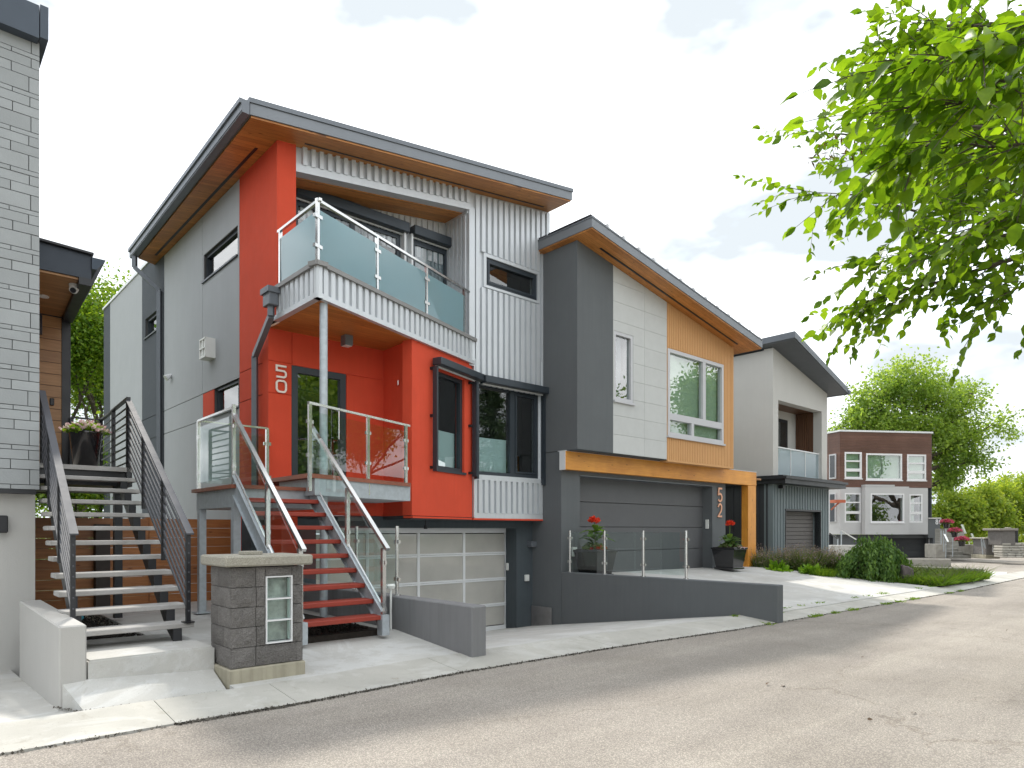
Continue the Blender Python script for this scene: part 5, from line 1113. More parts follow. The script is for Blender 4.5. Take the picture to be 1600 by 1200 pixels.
bm = NB(); x = gnd(128, 967, .30); tube(bm, (x[0], x[1], .28), (x[0], x[1], .38), .008, 6); pbox(bm, Pl((x[0], x[1]), B), -.012, .02, .30, .42, -.004, .004)
o = obj('plant_tag', bm, mat('teal_plastic', (.08, .38, .48), .4), None, loc=(x[0], x[1], .28)); tag(o, 'small teal plastic tag stuck in the dark mulch under the black stair', 'plant tag')

# ------------------------------------------------------------------ house 80 down the lane
H80 = thing('modern_house', 'brown wood clad house numbered 80 with grey bay windows at the end of the lane', 'house', (17.75, 36.5, 0))
P8 = Pl((17.53, 36.5), (22.7-17.75, .7)); e8 = P8.hit(1455.5); zz8 = lambda py: 1.5+(829-py)/F*36.8
def u8(px): return P8.hit(px)
WZ0, WZ1 = zz8(761.5), zz8(675.5)
wn = [(1319.5, 1346.5, 707, 748), (1353, 1409.5, 708.5, 750), (1417, 1447, 709, 750)]
W8 = [(u8(a), u8(b), zz8(d), zz8(c)) for a, b, c, d in wn]
bm = NB(); wall(bm, P8, 0, e8, WZ0, WZ1, W8, -.3, -.0); rt = Pl(P8.o, (-.29, 1)); rt.n = (-.96, -.28); l_ = math.hypot(rt.n[0], rt.n[1]); pbox(bm, rt, 0.31, 1.15, WZ0, WZ1, -.3, -.004); pbox(bm, rt, 0.0, .31, WZ0, WZ1, -.05, -.004)
nb8 = 20
for i in range(nb8):     # cladding boards slightly proud
    a = WZ0+(WZ1-WZ0)*i/nb8; b = WZ0+(WZ1-WZ0)*(i+1)/nb8; wall(bm, P8, .01, e8-.005, a+.012, b-.006, [(w_[0]-.0, w_[1], w_[2], w_[3]) for w_ in W8], -.001, .012+.006*(i % 2))
obj('wood_cladding', bm, IPE, H80)
bm = NB(); pbox(bm, P8, -.06, e8+.06, WZ1, WZ1+.09, -6, .06); pbox(bm, rt, -.05, 1.2, WZ1, WZ1+.085, -.3, .05); obj('parapet_cap', bm, SILV, H80)
bm = NB(); pbox(bm, P8, .15, e8-.02, WZ0, WZ1-.02, -6, -.32); pbox(bm, P8, e8, e8+.03, zz8(836), WZ1-.01, -6, -.01); pbox(bm, rt, .9, 6, -.6, WZ1-.03, -.4, -.1); obj('rear_wall', bm, DSTRIP, H80)
for i, w_ in enumerate(W8):
    if i == 1: window(H80, P8, *w_, WHITEP, d=-.05, fw=.09, fd=.12, blind=[(w_[0]+.09, (w_[0]+w_[1])/2-.05, w_[2]+.09, w_[3]-.09), ((w_[0]+w_[1])/2-.02, w_[1]-.09, w_[2]+.09, w_[3]-.09)], bm_=BLINDG, sill=.05)
    else:
        h1 = w_[2]+(w_[3]-w_[2])*.66; h2 = w_[2]+(w_[3]-w_[2])*.32
        window(H80, P8, *w_, WHITEP, d=-.05, fw=.09, fd=.12, hm=[(h1, w_[0], w_[1], .08), (h2, w_[0], w_[1], .16)], blind=[(w_[0]+.1, w_[1]-.1, w_[2]+.1, w_[3]-.1)], bm_=BLINDG, sill=.05)
sw = (.25, .75, zz8(748), zz8(709)); f = NB(); pbox(f, rt, *sw, 0, .05); o = obj('window', f, GREYW, H80); f = NB(); pbox(f, rt, sw[0]+.07, sw[1]-.07, sw[2]+.08, sw[3]-.08, .05, .055); obj('pane', f, mat('dark_pane', (.03, .035, .04), .1, spec=.8), o)
# lower storey
L0, L1 = zz8(835), WZ0
wl8 = [(1320, 1345.5, 770.5, 816.5), (1360.5, 1413, 771.5, 816.5), (1421, 1441.5, 771.5, 816.5)]
LW8 = [(u8(a), u8(b), zz8(d), zz8(c)) for a, b, c, d in wl8]; eL = u8(1450)
GST = mat('pale_bay_stucco', (.50, .50, .50), .85, var=.04)
bm = NB(); wall(bm, P8, -.0, u8(1355), L0, L1-.01, [LW8[0]], -.3, .0); obj('stucco_wall', bm, GST, H80)
bm = NB(); wall(bm, P8, u8(1419), eL, L0, L1-.01, [LW8[2]], -.3, .0); obj('stucco_wall', bm, GST, H80)
bm = NB(); pbox(bm, rt, .0, 1.1, L0, L1-.01, -.3, -.004); obj('stucco_return', bm, GST, H80)
PBy = P8.off(.35); ba, bb = PBy.hit(1352), PBy.hit(1420.5); bw = (PBy.hit(1360.5), PBy.hit(1413), LW8[1][2], LW8[1][3])
bm = NB(); wall(bm, PBy, ba, bb, L0, L1+.0, [bw], -.3, 0); pbox(bm, PBy, ba, bb-.85, L1, zz8(758), -.34, 0); pbox(bm, PBy, ba, bb, L1, L1+.03, -.34, .0); obj('bay_window_wall', bm, GST, H80)
window(H80, PBy, *bw, WHITEP, d=-.05, fw=.07, fd=.1, sill=.03)
for w_ in (LW8[0], LW8[2]):
    h1 = w_[2]+(w_[3]-w_[2])*.68; h2 = w_[2]+(w_[3]-w_[2])*.34
    window(H80, P8, *w_, WHITEP, d=-.05, fw=.08, fd=.1, hm=[(h1, w_[0], w_[1], .07), (h2, w_[0], w_[1], .14)], blind=[(w_[0]+.08, w_[0]+.4, w_[2]+.08, w_[3]-.08)], bm_=CURTAIN)
f = NB(); pbox(f, rt, .25, .75, zz8(816), zz8(771), 0, .05); o = obj('window', f, GREYW, H80); f = NB(); pbox(f, rt, .33, .67, zz8(815), zz8(772), .05, .055); obj('pane', f, MATS['dark_pane'], o)
# garage base
bm = NB(); wall(bm, P8, .0, u8(1469), -.6, L0-.01, [(u8(1388), u8(1457), -.6, zz8(841))], -.6, -.3); P8r = P8.off(.1)
pbox(bm, P8r, u8(1450.5), u8(1469), L0-.2, zz8(810.5), -.6, -.1); pbox(bm, P8r, u8(1458), u8(1469), -.5, L0-.2, -.6, -.1); obj('garage_wall', bm, CHAR, H80)
bm = NB(); pbox(bm, P8r, u8(1450.5)-.02, u8(1469)+.03, zz8(810.5), zz8(808.5), -.6, -.05); obj('wall_cap', bm, CONCL, H80)
bm = NB()
for i in range(5): a = -.6+(zz8(841)+.6)*i/5; b = -.6+(zz8(841)+.6)*(i+1)/5; pbox(bm, P8, u8(1386), u8(1458), a+.008, b-.008, -.55, -.5)
pbox(bm, P8, u8(1386), u8(1458), -.6, zz8(841), -.6, -.56); obj('garage_door', bm, BATTD, H80)
bm = NB(); pbox(bm, P8, u8(1457), u8(1458.6), -.3, zz8(842), -.3, -.25); obj('door_casing', bm, SILV, H80)
n8 = u8(1461.0); nz = zz8(819); h8 = .26
eight = [(arc(.5, .74, .26, .21, -90, 270, 10)[:-1], True), (arc(.5, .28, .32, .25, -90, 270, 10)[:-1], True)]
zero8 = [(arc(.5, .5, .38, .45, 0, 360, 14)[:-1], True)]
bm = NB(); strokes(bm, P8r, n8, nz, h8, .045, eight, .02, -.095, .75); obj('house_number_eight', bm, WHITEP, H80)
bm = NB(); strokes(bm, P8r, n8+.22, nz, h8, .045, zero8, .02, -.095, .75); obj('house_number_zero', bm, WHITEP, H80)
bm = NB(); x = at(1305, 784, 34.5); pbox(bm, P8, u8(1295), u8(1310.5), zz8(786.5), zz8(782), .1, .6); bar(bm, P8.p(u8(1296.5), zz8(797), .12), P8.p(u8(1302), zz8(786.5), .5), .06, .06)
o = obj('awning_shelf', bm, mat('orange_red_metal', (.45, .12, .06), .5), H80)

# steps, pots, pillars, stone walls beside house 80
def box_at(px0, px1, py0, py1, Y, dep, m, name, lab=None, cat=None, grp=None, parent=None, bev=.02, sides=None):
    a = at(px0, py1, Y); b = at(px1, py0, Y); bm = NB()
    hexa(bm, [(a[0], Y, a[2]), (b[0], Y, a[2]), (b[0], Y+dep, a[2]), (a[0], Y+dep, a[2])], [(a[0], Y, b[2]), (b[0], Y, b[2]), (b[0], Y+dep, b[2]), (a[0], Y+dep, b[2])], bev)
    o = obj(name, bm, m, parent, loc=(a[0], Y, a[2])) 
    if lab: tag(o, lab, cat, grp)
    return o
GS = thing('garden_steps', 'grey timber and stone steps with pots beside house 80', 'steps', at(1500, 872, 33.5))
sy = [872, 867.5, 862, 857, 851.5, 846, 840, 833, 826]
for i, (a, b) in enumerate(zip(sy[1:], sy)):
    x0, x1 = (1487, 1518) if i < 4 else (1470, 1507)
    box_at(x0, x1, a, b+.5, 33.2+.35*i, .5, mat('weathered_step', (.30, .29, .26), .9, var=.25, vscale=3) if i == 0 else MATS['weathered_step'], 'step', parent=GS, bev=.015)
for (x0, x1, y0, y1, Y) in ((1462, 1478, 850, 872, 33.4), (1516, 1528.5, 851, 866, 33.0)):
    box_at(x0, x1, y0, y1, Y, .9, STONEW, 'stone_block', parent=GS)
GR = thing('stair_railing', 'thin steel railing along the steps beside house 80', 'railing', at(1500, 872, 32.8))
for (x, y0, y1) in ((1470.5, 829, 851), (1474.5, 829, 862), (1478, 826, 872), (1488.5, 840, 870)):
    bm = NB(); a, b = at(x, y1, 32.9), at(x, y0, 32.9); tube(bm, a, b, .022, 6); obj('rail_post', bm, GALVP, GR)
bm = NB(); 
for (x0, y0, x1, y1) in ((1475.5, 835, 1481, 847), (1503, 820, 1508.5, 834), (1518, 834, 1523.5, 847)): bar(bm, at(x0, y0, 32.6), at(x1, y1, 32.3), .09, .05)
obj('handrail', bm, STEEL, GR)
box_at(1540, 1563, 842, 867, 31.5, 1.0, BLOCK, 'core', None) if False else None
P2 = thing('block_pillar', 'small grey block pillar with three glass blocks near the far steps', 'pillar', at(1551, 872, 31.5))
box_at(1540.5, 1562.5, 842.5, 867, 31.5, .9, BLOCK, 'shaft', parent=P2); box_at(1539, 1564, 840, 842.4, 31.4, 1.1, CAPM, 'cap', parent=P2); box_at(1540, 1563, 867, 873, 31.45, 1.0, BASEC, 'footing', parent=P2); box_at(1549, 1553, 838.6, 840, 31.8, .2, CAPM, 'cap_light', parent=P2)
box_at(1551, 1558.5, 846.5, 862.5, 31.47, .05, WHITEP, 'glass_block_frame', parent=P2, bev=.005)
for k in range(3): box_at(1552, 1557.5, 847.4+5.1*k, 851.6+5.1*k, 31.455, .03, mat('pale_glass_block', (.42, .47, .46), .15) if k == 0 else MATS['pale_glass_block'], 'glass_block', parent=P2, bev=.005)
P3 = thing('block_pillar', 'broad dark block pillar with flat cap at the right edge', 'pillar', at(1578, 855, 30.5))
box_at(1565, 1587, 829, 852, 30.5, .9, BLOCK, 'shaft', parent=P3); box_at(1562.5, 1592, 825.6, 829, 30.4, 1.15, mat('grey_cap_stone', (.25, .23, .21), .9, var=.15), 'cap', parent=P3); box_at(1575, 1581, 824, 825.6, 30.9, .25, CAPM, 'cap_light', parent=P3)
box_at(1587, 1591.5, 829, 850, 30.6, .8, BLACKM, 'side_panel', parent=P3)
SWL = thing('stone_wall', 'stacked grey landscape stone wall at the right edge beyond the lane', 'retaining wall', at(1580, 872, 30))
rnd = random.Random(3); y = 871.6; r = 0
while y > 851:
    hh = rnd.choice([3.4, 4.2, 4.6]); x = 1566.5+rnd.uniform(-1, 1)
    while x < 1660:
        wd = rnd.uniform(8, 16); box_at(x+.25, x+wd-.25, y-hh+.2, y-.2, 30+.1*r+rnd.uniform(-.04, .04), .6, STONEW, 'stone', parent=SWL, bev=.03); x += wd
    y -= hh; r += 1
GL = thing('mesh_gate', 'leaning pale metal garden gate between the far steps and pillars', 'gate', at(1535, 867, 31))
bm = NB()
for a, b in (((1533, 840), (1536, 866)), ((1536, 842), (1540, 857)), ((1558, 830), (1563.5, 845)), ((1562, 829), (1563, 862)), ((1533.5, 845), (1539, 856))): bar(bm, at(*a, 31.2), at(*b, 31.2), .03, .03)
obj('frame', bm, GALVP, GL)
box_at(1530, 1540, 842, 857, 32.2, .1, mat('grey_board', (.24, .25, .25), .7, var=.1), 'board', parent=GL)
def petals(name, c, r, n, size, m, parent, flat=.6, up=0):
    P_ = RNG.normal(size=(n, 3)); P_ = unit(P_)*RNG.uniform(.3, 1, (n, 1))**.5*r; P_[:, 2] = np.abs(P_[:, 2])*flat+up
    return quads(name, leaves(P_+np.array(c), size, .3, .8, 0, unit(P_)+np.array([0, 0, .3])), m, parent)
for i, (x, y, Y, lab) in enumerate(((1479, 822, 35.3, 'uppermost pink flower pot on the far steps, under the house number 80'), (1491.5, 836, 34.2, 'middle pink flower pot on the far steps, the widest of three'), (1503, 850, 33.0, 'lowest flower pot on the far steps, with coral pink blooms'))):
    c = at(x, y+2, Y); T = thing('flower_pot', lab, 'flower pot', c, 'pink flower pots on the far steps')
    bm = NB(); lathe(bm, (c[0], c[1], c[2]-.05), [(.11, 0), (.16, .26), (.17, .28), (.15, .27)], 12); obj('pot', bm, POTB, T)
    petals('foliage', (c[0], c[1], c[2]+.2), .28, 180, .1, LF_LAV, T)
    petals('flowers', (c[0], c[1], c[2]+.24), .34, 300, .085, PETP if i else PETP, T)
# concrete curbs round the bed and the lane
def lowwall(name, p, q_, z0, z1, th, m, lab):
    bm = NB(); v = (q_[0]-p[0], q_[1]-p[1]); g_ = Pl(p, v); L_ = math.hypot(*v); pbox(bm, g_, 0, L_, z0, z1, -th/2, th/2, .015); o = obj(name, bm, m, None, loc=(*p, z0)); tag(o, lab, 'concrete wall'); return o
lowwall('concrete_curb_wall', (13.72, 19.9), (10.6, 23.4), -.1, .39, .22, CONCW, 'low concrete wall closing the right end of the grassy bed')
bm = NB(); pbox(bm, Pl((18.0, 28.1), (-3.8, .8)), 1.35, 1.55, .16, .24, -.183, -.16); bm.free()
lowwall('concrete_curb_wall', (18.0, 28.1), (14.2, 28.9), -.1, .33, .35, CONCW, 'low weathered concrete wall in front of the far garage of house 80')
bm = NB(); pbox(bm, Pl((16.7, 28.3), (3.8, -.8)), -.0, .18, .16, .24, .14, .2) ; bm.free()
# rail and planter wall seen left of the bushy shrub
LR = thing('steel_railing', 'sloping steel stair railing behind the weeping shrub', 'railing', at(1310, 850, 31))
for (x, y0, y1) in ((1309, 842, 866), (1314.5, 830, 864)): bm = NB(); tube(bm, at(x, y1, 31), at(x, y0, 31), .03, 6); obj('rail_post', bm, GALVP, LR)
bm = NB(); bar(bm, at(1296, 833, 31.2), at(1309.5, 842.5, 31), .05, .05); bar(bm, at(1314, 829, 31.2), at(1338, 843, 31), .05, .05); obj('handrail', bm, STEEL, LR)
lowwall('concrete_planter', (14.2, 30.5), (16.6, 30.9), -.2, .85, .3, CONCL, 'pale concrete wall behind the weeping shrub at the lane side')

# ------------------------------------------------------------------ planters, shrubs, grass
def square_planter(cx, cy, z0, lab, seed):
    T = thing('flower_planter', lab, 'planter', (cx, cy, z0), 'black square planters by the garage of house 52')
    s0, s1, h = .25, .345, .57; bm = NB()
    def ring(s, z): return [(cx+B[0]*a*s+D[0]*b*s, cy+B[1]*a*s+D[1]*b*s, z) for a, b in ((-1, -1), (1, -1), (1, 1), (-1, 1))]
    hexa(bm, ring(s0+.03, z0), ring(s0+.03, z0+.05), .006); hexa(bm, ring(s0, z0+.05), ring(s1-.02, z0+h-.05), .006); hexa(bm, ring(s1, z0+h-.05), ring(s1, z0+h), .008); obj('pot', bm, POTB, T)
    bm = NB(); hexa(bm, ring(s1-.05, z0+h-.02), ring(s1-.05, z0+h+.008)); obj('soil', bm, SOIL, T)
    r = random.Random(seed); zt = z0+h
    # canna: stem, big leaves, red flower head
    lean = (-.05, .0) if seed == 1 else (.02, 0); top = (cx+lean[0]*1.0+ (.03 if seed == 1 else 0), cy, zt+.62)
    bm = NB(); tube(bm, (cx, cy, zt), top, .016, 6, .008)
    for k in range(3): tube(bm, (cx, cy, zt), (cx+r.uniform(-.2, .2), cy+r.uniform(-.2, .2), zt+r.uniform(.2, .35)), .01, 5, .005)
    obj('stem', bm, LF_LAV, T)
    for k in range(26 if seed == 1 else 24):
        a = r.uniform(0, 6.28); el = r.uniform(.35, 1.15); zz_ = zt+r.uniform(.0, .46 if seed == 1 else .22); L_ = r.uniform(.30, .52); wd = L_*.36
        d = Vector((math.cos(a)*math.cos(el), math.sin(a)*math.cos(el), math.sin(el))); s = Vector((-math.sin(a), math.cos(a), 0)); n_ = s.cross(d)
        p = Vector((cx, cy, zz_)); me = NB(); rows = []
        for i in range(6):
            t = i/5; wv = wd*math.sin(math.pi*min(1, .08+.92*t))**.8*(1 if t < .99 else 0); c = p+d*L_*t-Vector((0, 0, 1))*L_*.55*t*t
            rows.append([me.verts.new(c-s*wv/2+n_*wv*.12), me.verts.new(c), me.verts.new(c+s*wv/2+n_*wv*.12)])
        for A, Bq in zip(rows, rows[1:]):
            for j in (0, 1): me.faces.new([A[j], A[j+1], Bq[j+1], Bq[j]])
        obj('leaf', me, LF_HOSTA if r.random() < .3 else LF_SHRUB, T, smooth=True)
    petals('red_flower', (top[0], top[1], top[2]-.02), .12, 110, .085, PETR, T, .9)
    petals('trailing_flowers', (cx+(.05 if seed == 1 else .12), cy-.1, zt-.01), .24, 60, .07, PETR if seed == 1 else PETW, T, .4)
    petals('foliage', (cx, cy, zt), .28, 160, .08, LF_LAV, T, .5)
    return T
pl_ = PG.xy(.62, .42); square_planter(pl_[0], pl_[1], .52, 'black square planter with tall red canna behind the glass guard', 1)
x = gnd(1143.5, 889.5, .485); square_planter(x[0]-.02, x[1]+.15, .485, 'black square planter with red and pink flowers beside the timber post', 2)
c = Vector((lf[0], lf[1]))+tdir*1.55+Vector(B)*.62; c = at(134, 722, 10.2); 
T = thing('flower_planter', 'tall round black planter with white and pink flowers on the stair landing', 'planter', (c[0], c[1], LZ))
bm = NB(); lathe(bm, (c[0], c[1], LZ), [(.15, 0), (.21, .55), (.22, .57), (.22, .6), (.19, .6), (.18, .55)], 24); obj('pot', bm, POTB, T, smooth=True)
petals('foliage', (c[0], c[1], LZ+.58), .30, 260, .08, LF_LEFT, T, .5); petals('flowers', (c[0], c[1], LZ+.60), .34, 170, .065, PETW, T, .5)

def tuft(name, lab, cat, c, rad, h, n, m, wd, grp=None, lean=.35, extra=None):
    T = thing(name, lab, cat, c, grp)
    a = RNG.uniform(0, 2*np.pi, n); rr = rad*np.sqrt(RNG.uniform(0, 1, n))*.6; b0 = np.stack([c[0]+rr*np.cos(a), c[1]+rr*np.sin(a), np.full(n, c[2])], 1)
    out_ = np.stack([np.cos(a), np.sin(a), np.zeros(n)], 1)*(rr/rad)[:, None]*lean*2+RNG.normal(size=(n, 3))*[.12, .12, 0]; hh = h*RNG.uniform(.5, 1, (n, 1))*(1-.35*(rr/rad)[:, None])
    tip = b0+out_*hh+np.array([0, 0, 1])*hh; mid = (b0+tip)/2+np.array([0, 0, .08])*hh; s = unit(np.cross(tip-b0, RNG.normal(size=(n, 3))))*wd
    P_ = np.stack([b0-s*.5, b0+s*.5, mid+s*.6, tip, mid-s*.6], 1); quads('foliage', P_, m, T)
    return T, b0, tip
lav = [(1195, 886.5, .44, .55, .8, 'grey purple sage clump against the dark house wall, left of three'), (1256, 888, .42, .62, .85, 'purple sage clump in front of the taupe garage door'), (1301, 893, .33, .45, .75, 'sparse purple sage clump touching the weeping shrub')]
for (px, py, z0, rad, h, lab) in lav:
    c = gnd(px, py, .14); c = (c[0], c[1], .12) if False else at(px, py, 19.9+(px-1195)*.004); c = (c[0], c[1], .14)
    T, b0, tip = tuft('sage_plant', lab, 'sage', c, rad, h*1.15, 900, LF_LAV, .02, 'purple sage clumps in the bed', .5)
    k = RNG.choice(len(tip), 420, replace=False); P_ = np.repeat(tip[k], 5, 0)+RNG.normal(size=(2100, 3))*[.025, .025, .07]; quads('flower_spikes', leaves(P_, .035, .3, .7, -.4), LF_LAVF, T)
    q_ = RNG.normal(size=(1100, 3))*[rad*.45, rad*.45, h*.16]+np.array([c[0], c[1], c[2]+h*.28]); quads('leaves', leaves(q_, .07, .3, .5), LF_SHRUB, T)
for (px, py, rad, h, lab) in ((1215, 892, .42, .42, 'lime green leafy clump at the driveway edge between the sage clumps'), (1266, 897, .3, .35, 'lime green broad leaf clump at the driveway edge before the garage')):
    Y = 19.0-(px-1215)*.006; c = at(px, py, Y); c = (c[0], c[1], .16)
    T = thing('lime_perennial', lab, 'perennial', c, 'lime green perennials'); n = 170
    a = RNG.uniform(0, 6.28, n); el = RNG.uniform(.2, 1.3, n); d = np.stack([np.cos(a)*np.cos(el), np.sin(a)*np.cos(el), np.sin(el)], 1); p_ = np.array(c)+d*RNG.uniform(.05, .55, (n, 1))*rad
    quads('leaves', leaves(p_+[0, 0, .05], .26, .3, .42, .05, d*2.2, .3, 8), LF_HOSTA, T)
T, _, _ = tuft('ornamental_grass', 'bright green fine grass clump beside the driveway left of the shrub', 'grass clump', at(1283, 896, 18.6)[:2]+(.15,), .5, .42, 1600, LF_GRASS, .012, None, .5)
# weeping shrub: drooping sprays over a domed crown
sc_ = at(1366, 905, 17.9); sc_ = (sc_[0]+.3, sc_[1]+.55, .12)
SH = thing('weeping_shrub', 'large domed dark green weeping shrub between driveway and boulder', 'shrub', sc_)
tips = []; bm = NB(); rnd = random.Random(11)
for k in range(90):
    a = rnd.uniform(0, 6.28); rr = .70*math.sqrt(rnd.uniform(.02, 1)); h = 1.12*(1-.42*(rr/.7)**2)*rnd.uniform(.82, 1.05); ox = -.0+(-.28 if rnd.random() < .3 else .12)
    p = Vector((sc_[0], sc_[1], sc_[2])); q0 = p+Vector((ox+rr*.55*math.cos(a), rr*.55*math.sin(a), h)); q1 = p+Vector((ox+rr*math.cos(a), rr*math.sin(a), h*.78)); q2 = p+Vector((ox+rr*1.18*math.cos(a), rr*1.12*math.sin(a), max(.03, h*.18)))
    if k < 30: tube(bm, p+Vector((0, 0, 0)), q0, .016, 5, .008)
    tube(bm, q0, q1, .006, 3, .004); tube(bm, q1, q2, .004, 3, .002)
    for i in range(14):
        t = i/13; x = q0.lerp(q1, t*2.2) if t < .45 else q1.lerp(q2, (t-.45)/.55); dv = (q1-q0 if t < .45 else q2-q1).normalized(); tips.append((x, dv))
obj('stems', bm, BARK, SH)
c, d = around(tips, 13, .065); quads('crown', leaves(c, .10, .4, .42, .6, d*1.3, .3), LF_SHRUB, SH)
# boulder
bc = at(1424, 914, 17.7); rnd = random.Random(9); bm = NB(); bx_, by_ = bc[0]+.02, bc[1]+.22
hexa(bm, [(bx_-.15, by_-.13, .05), (bx_+.19, by_-.10, .05), (bx_+.17, by_+.15, .05), (bx_-.13, by_+.14, .05)], [(bx_-.17, by_-.08, .60), (bx_+.10, by_-.12, .52), (bx_+.12, by_+.10, .50), (bx_-.12, by_+.10, .62)])
bmesh.ops.bevel(bm, geom=list(bm.edges), offset=.035, segments=1, affect='EDGES'); bmesh.ops.subdivide_edges(bm, edges=list(bm.edges), cuts=2, use_grid_fill=True)
for v in bm.verts: v.co += Vector((rnd.gauss(0, .008), rnd.gauss(0, .008), rnd.gauss(0, .008)))
o = obj('boulder', bm, ROCK, None, loc=(bx_, by_, .1)); tag(o, 'upright grey brown boulder in the grass beside the weeping shrub', 'boulder')
bc2 = at(1467, 909, 18.2); bm = NB(); bmesh.ops.create_icosphere(bm, subdivisions=2, radius=.14)
for v in bm.verts: v.co = Vector((v.co.x*1.3, v.co.y, v.co.z*.8))*(1+.12*math.sin(9*v.co.x+5*v.co.z))+Vector((bc2[0], bc2[1], .22))
o = obj('stone', bm, ROCK, None, loc=(bc2[0], bc2[1], .15)); tag(o, 'small grey stone half hidden in the grass right of the boulder', 'stone')
# grass in the bed (stuff)
def inpoly(p, poly):
    c = False
    for (x1, y1), (x2, y2) in zip(poly, poly[1:]+poly[:1]):
        if (y1 > p[1]) != (y2 > p[1]) and p[0] < (x2-x1)*(p[1]-y1)/(y2-y1)+x1: c = not c
    return c
def blades(name, pts, h, wd, m, lean=.5):
    b0 = np.array(pts); n = len(b0); hh = h*RNG.uniform(.45, 1.15, (n, 1)); tip = b0+RNG.normal(size=(n, 3))*hh*lean; tip[:, 2] = b0[:, 2]+hh[:, 0]; mid = (b0+tip)/2; mid[:, 2] += hh[:, 0]*.1
    s = unit(np.cross(tip-b0, RNG.normal(size=(n, 3))))*wd; o = quads(name, np.stack([b0-s*.5, b0+s*.5, mid+s*.5, tip, mid-s*.5], 1), m); o['kind'] = 'stuff'; return o
poly = [(9.4, 18.2), (10.88, 17.22), (13.82, 19.72), (12.3, 21.4), (10.2, 21.8), (9.6, 19.6)]
pts = []
while len(pts) < 17000:
    p = (random.uniform(9, 14), random.uniform(17, 22.2))
    if inpoly(p, poly): pts.append((*p, .10))
pts = [p for p in pts if math.sin(p[0]*3.1+p[1])*math.sin(p[1]*2.7) > -.72 or random.random() < .45]
blades('grass', pts, .25, .016, LF_GRASS, .75); k = random.sample(pts, 1500); blades('grass', k, .42, .012, LF_LAV, .6); k = random.sample(pts, 900); blades('grass', k, .12, .05, LF_HOSTA, 1.2)
poly = [(7.3, 19.8), (8.8, 18.6), (9.6, 18.2), (10.2, 21.8), (8.6, 21.6)]; pts = []
while len(pts) < 2500:
    p = (random.uniform(7, 11), random.uniform(18, 22))
    if inpoly(p, poly): pts.append((*p, .11))
blades('ground_cover', pts, .1, .02, LF_LAV)
# weeds in the joints
pts = []
for i in range(2600):
    t = random.random()**1.0; k = random.choice([0, 0, 1]); a, b = (E[6-1], E[6]) if False else ((3.6, 10.45), (11.2, 16.95))
    x = a[0]+(b[0]-a[0])*t; y = a[1]+(b[1]-a[1])*t; f_ = math.sin(x*5.1)+math.sin(x*2.3+1)+math.sin(x*11)
    if f_ < .7: continue
    o_ = random.gauss(0, .035); 
    if k: q_ = mv((x, y), o_*.3, .63+o_); z_ = .072
    else: q_ = mv((x, y), 0, o_); z_ = .0
    pts.append((q_[0], q_[1], z_))
blades('weeds', pts, .045, .012, LF_GRASS, 1.1)
x0 = inner(mv(rw0, .2)); pts = [(x0[0]+random.gauss(0.2, .16)*.74+random.gauss(0, .03), x0[1]+random.gauss(.18, .14)*.9+random.gauss(0, .03), .07) for _ in range(150)]
blades('weeds', pts, .09, .02, LF_GRASS, 1.0)
# grit and dirt gathered in the joints
pts = []
for i in range(5200):
    k = random.random()*(len(E)-4)+1; j = int(k); t = k-j; x = E[j][0]+(E[j+1][0]-E[j][0])*t; y = E[j][1]+(E[j+1][1]-E[j][1])*t
    q_ = mv((x, y), 0, random.gauss(-.012, .02)); pts.append((*q_, .006+.004*random.random()))
for (p, q_, n_) in (((-3.45, 5.50), (-2.58, 6.24), 420), ((-3.80, 5.66), (-3.45, 5.48), 60), ((-.46, 7.76), (-.3, 7.9), 60)):
    for i in range(n_): t = random.random(); pts.append((p[0]+(q_[0]-p[0])*t+random.gauss(0, .012), p[1]+(q_[1]-p[1])*t+random.gauss(0, .012), .035+.01*random.random()))
o = quads('joint_grit', leaves(np.array(pts), .022, .6, .7, 0, None, 2), mat('road_grit', (.10, .09, .075), .95, var=.4, vscale=20)); o['kind'] = 'stuff'
# mulch crumbs under the stairs (stuff)
pts = []
for i in range(2600):
    a, b = random.random(), random.random(); p = mv(mv(st0, -.05, 1.4), .95*a, 3.2*b); pts.append((*p, .29))
o = quads('mulch', leaves(np.array(pts)+RNG.normal(size=(len(pts), 3))*[0, 0, .012], .05, .5, .35, 0), SOIL); o['kind'] = 'stuff'
pts = [(*mv(mv(N0, .1, -1.75), .95*random.random(), .9*random.random()), .26) for _ in range(1500)]
earth('gravel_bed', [mv(N0, -.1, -1.85), mv(N0, 1.16, -1.85), mv(N0, 1.16, .5), mv(N0, -.1, .5)], .258, SOIL)
o = quads('gravel', leaves(np.array(pts)+RNG.normal(size=(len(pts), 3))*[0, 0, .012], .04, .5, .7, 0), SOIL); o['kind'] = 'stuff'
# litter on the road
LEAFR = mat('dry_leaf', (.10, .065, .04), .8, var=.3)
for px, py, s, lab in ((1197, 1071, .06, 'dry brown leaf on the road, left one of a close pair'), (1222, 1073, .07, 'dry brown leaf on the road, right one of a close pair'), (1345, 1028, .04, 'small dry leaf on the road at the edge of the houses shadow'),
                       (1572, 988, .05, 'dry leaf alone on the sunlit road near the right edge'), (1355, 1126, .05, 'dry leaf low on the road, left of two near the bottom edge'), (1424, 1115, .05, 'dry leaf low on the road, right of two near the bottom edge')):
    x = gnd(px, py, .004); P_ = leaves(np.array([[x[0], x[1], .012]]), s, .1, .6, 0, np.array([[1., .2, 0]]), 2, 8); o = quads('fallen_leaf', P_, LEAFR)
    tag(o, lab, 'leaf', 'dry leaves on the road')

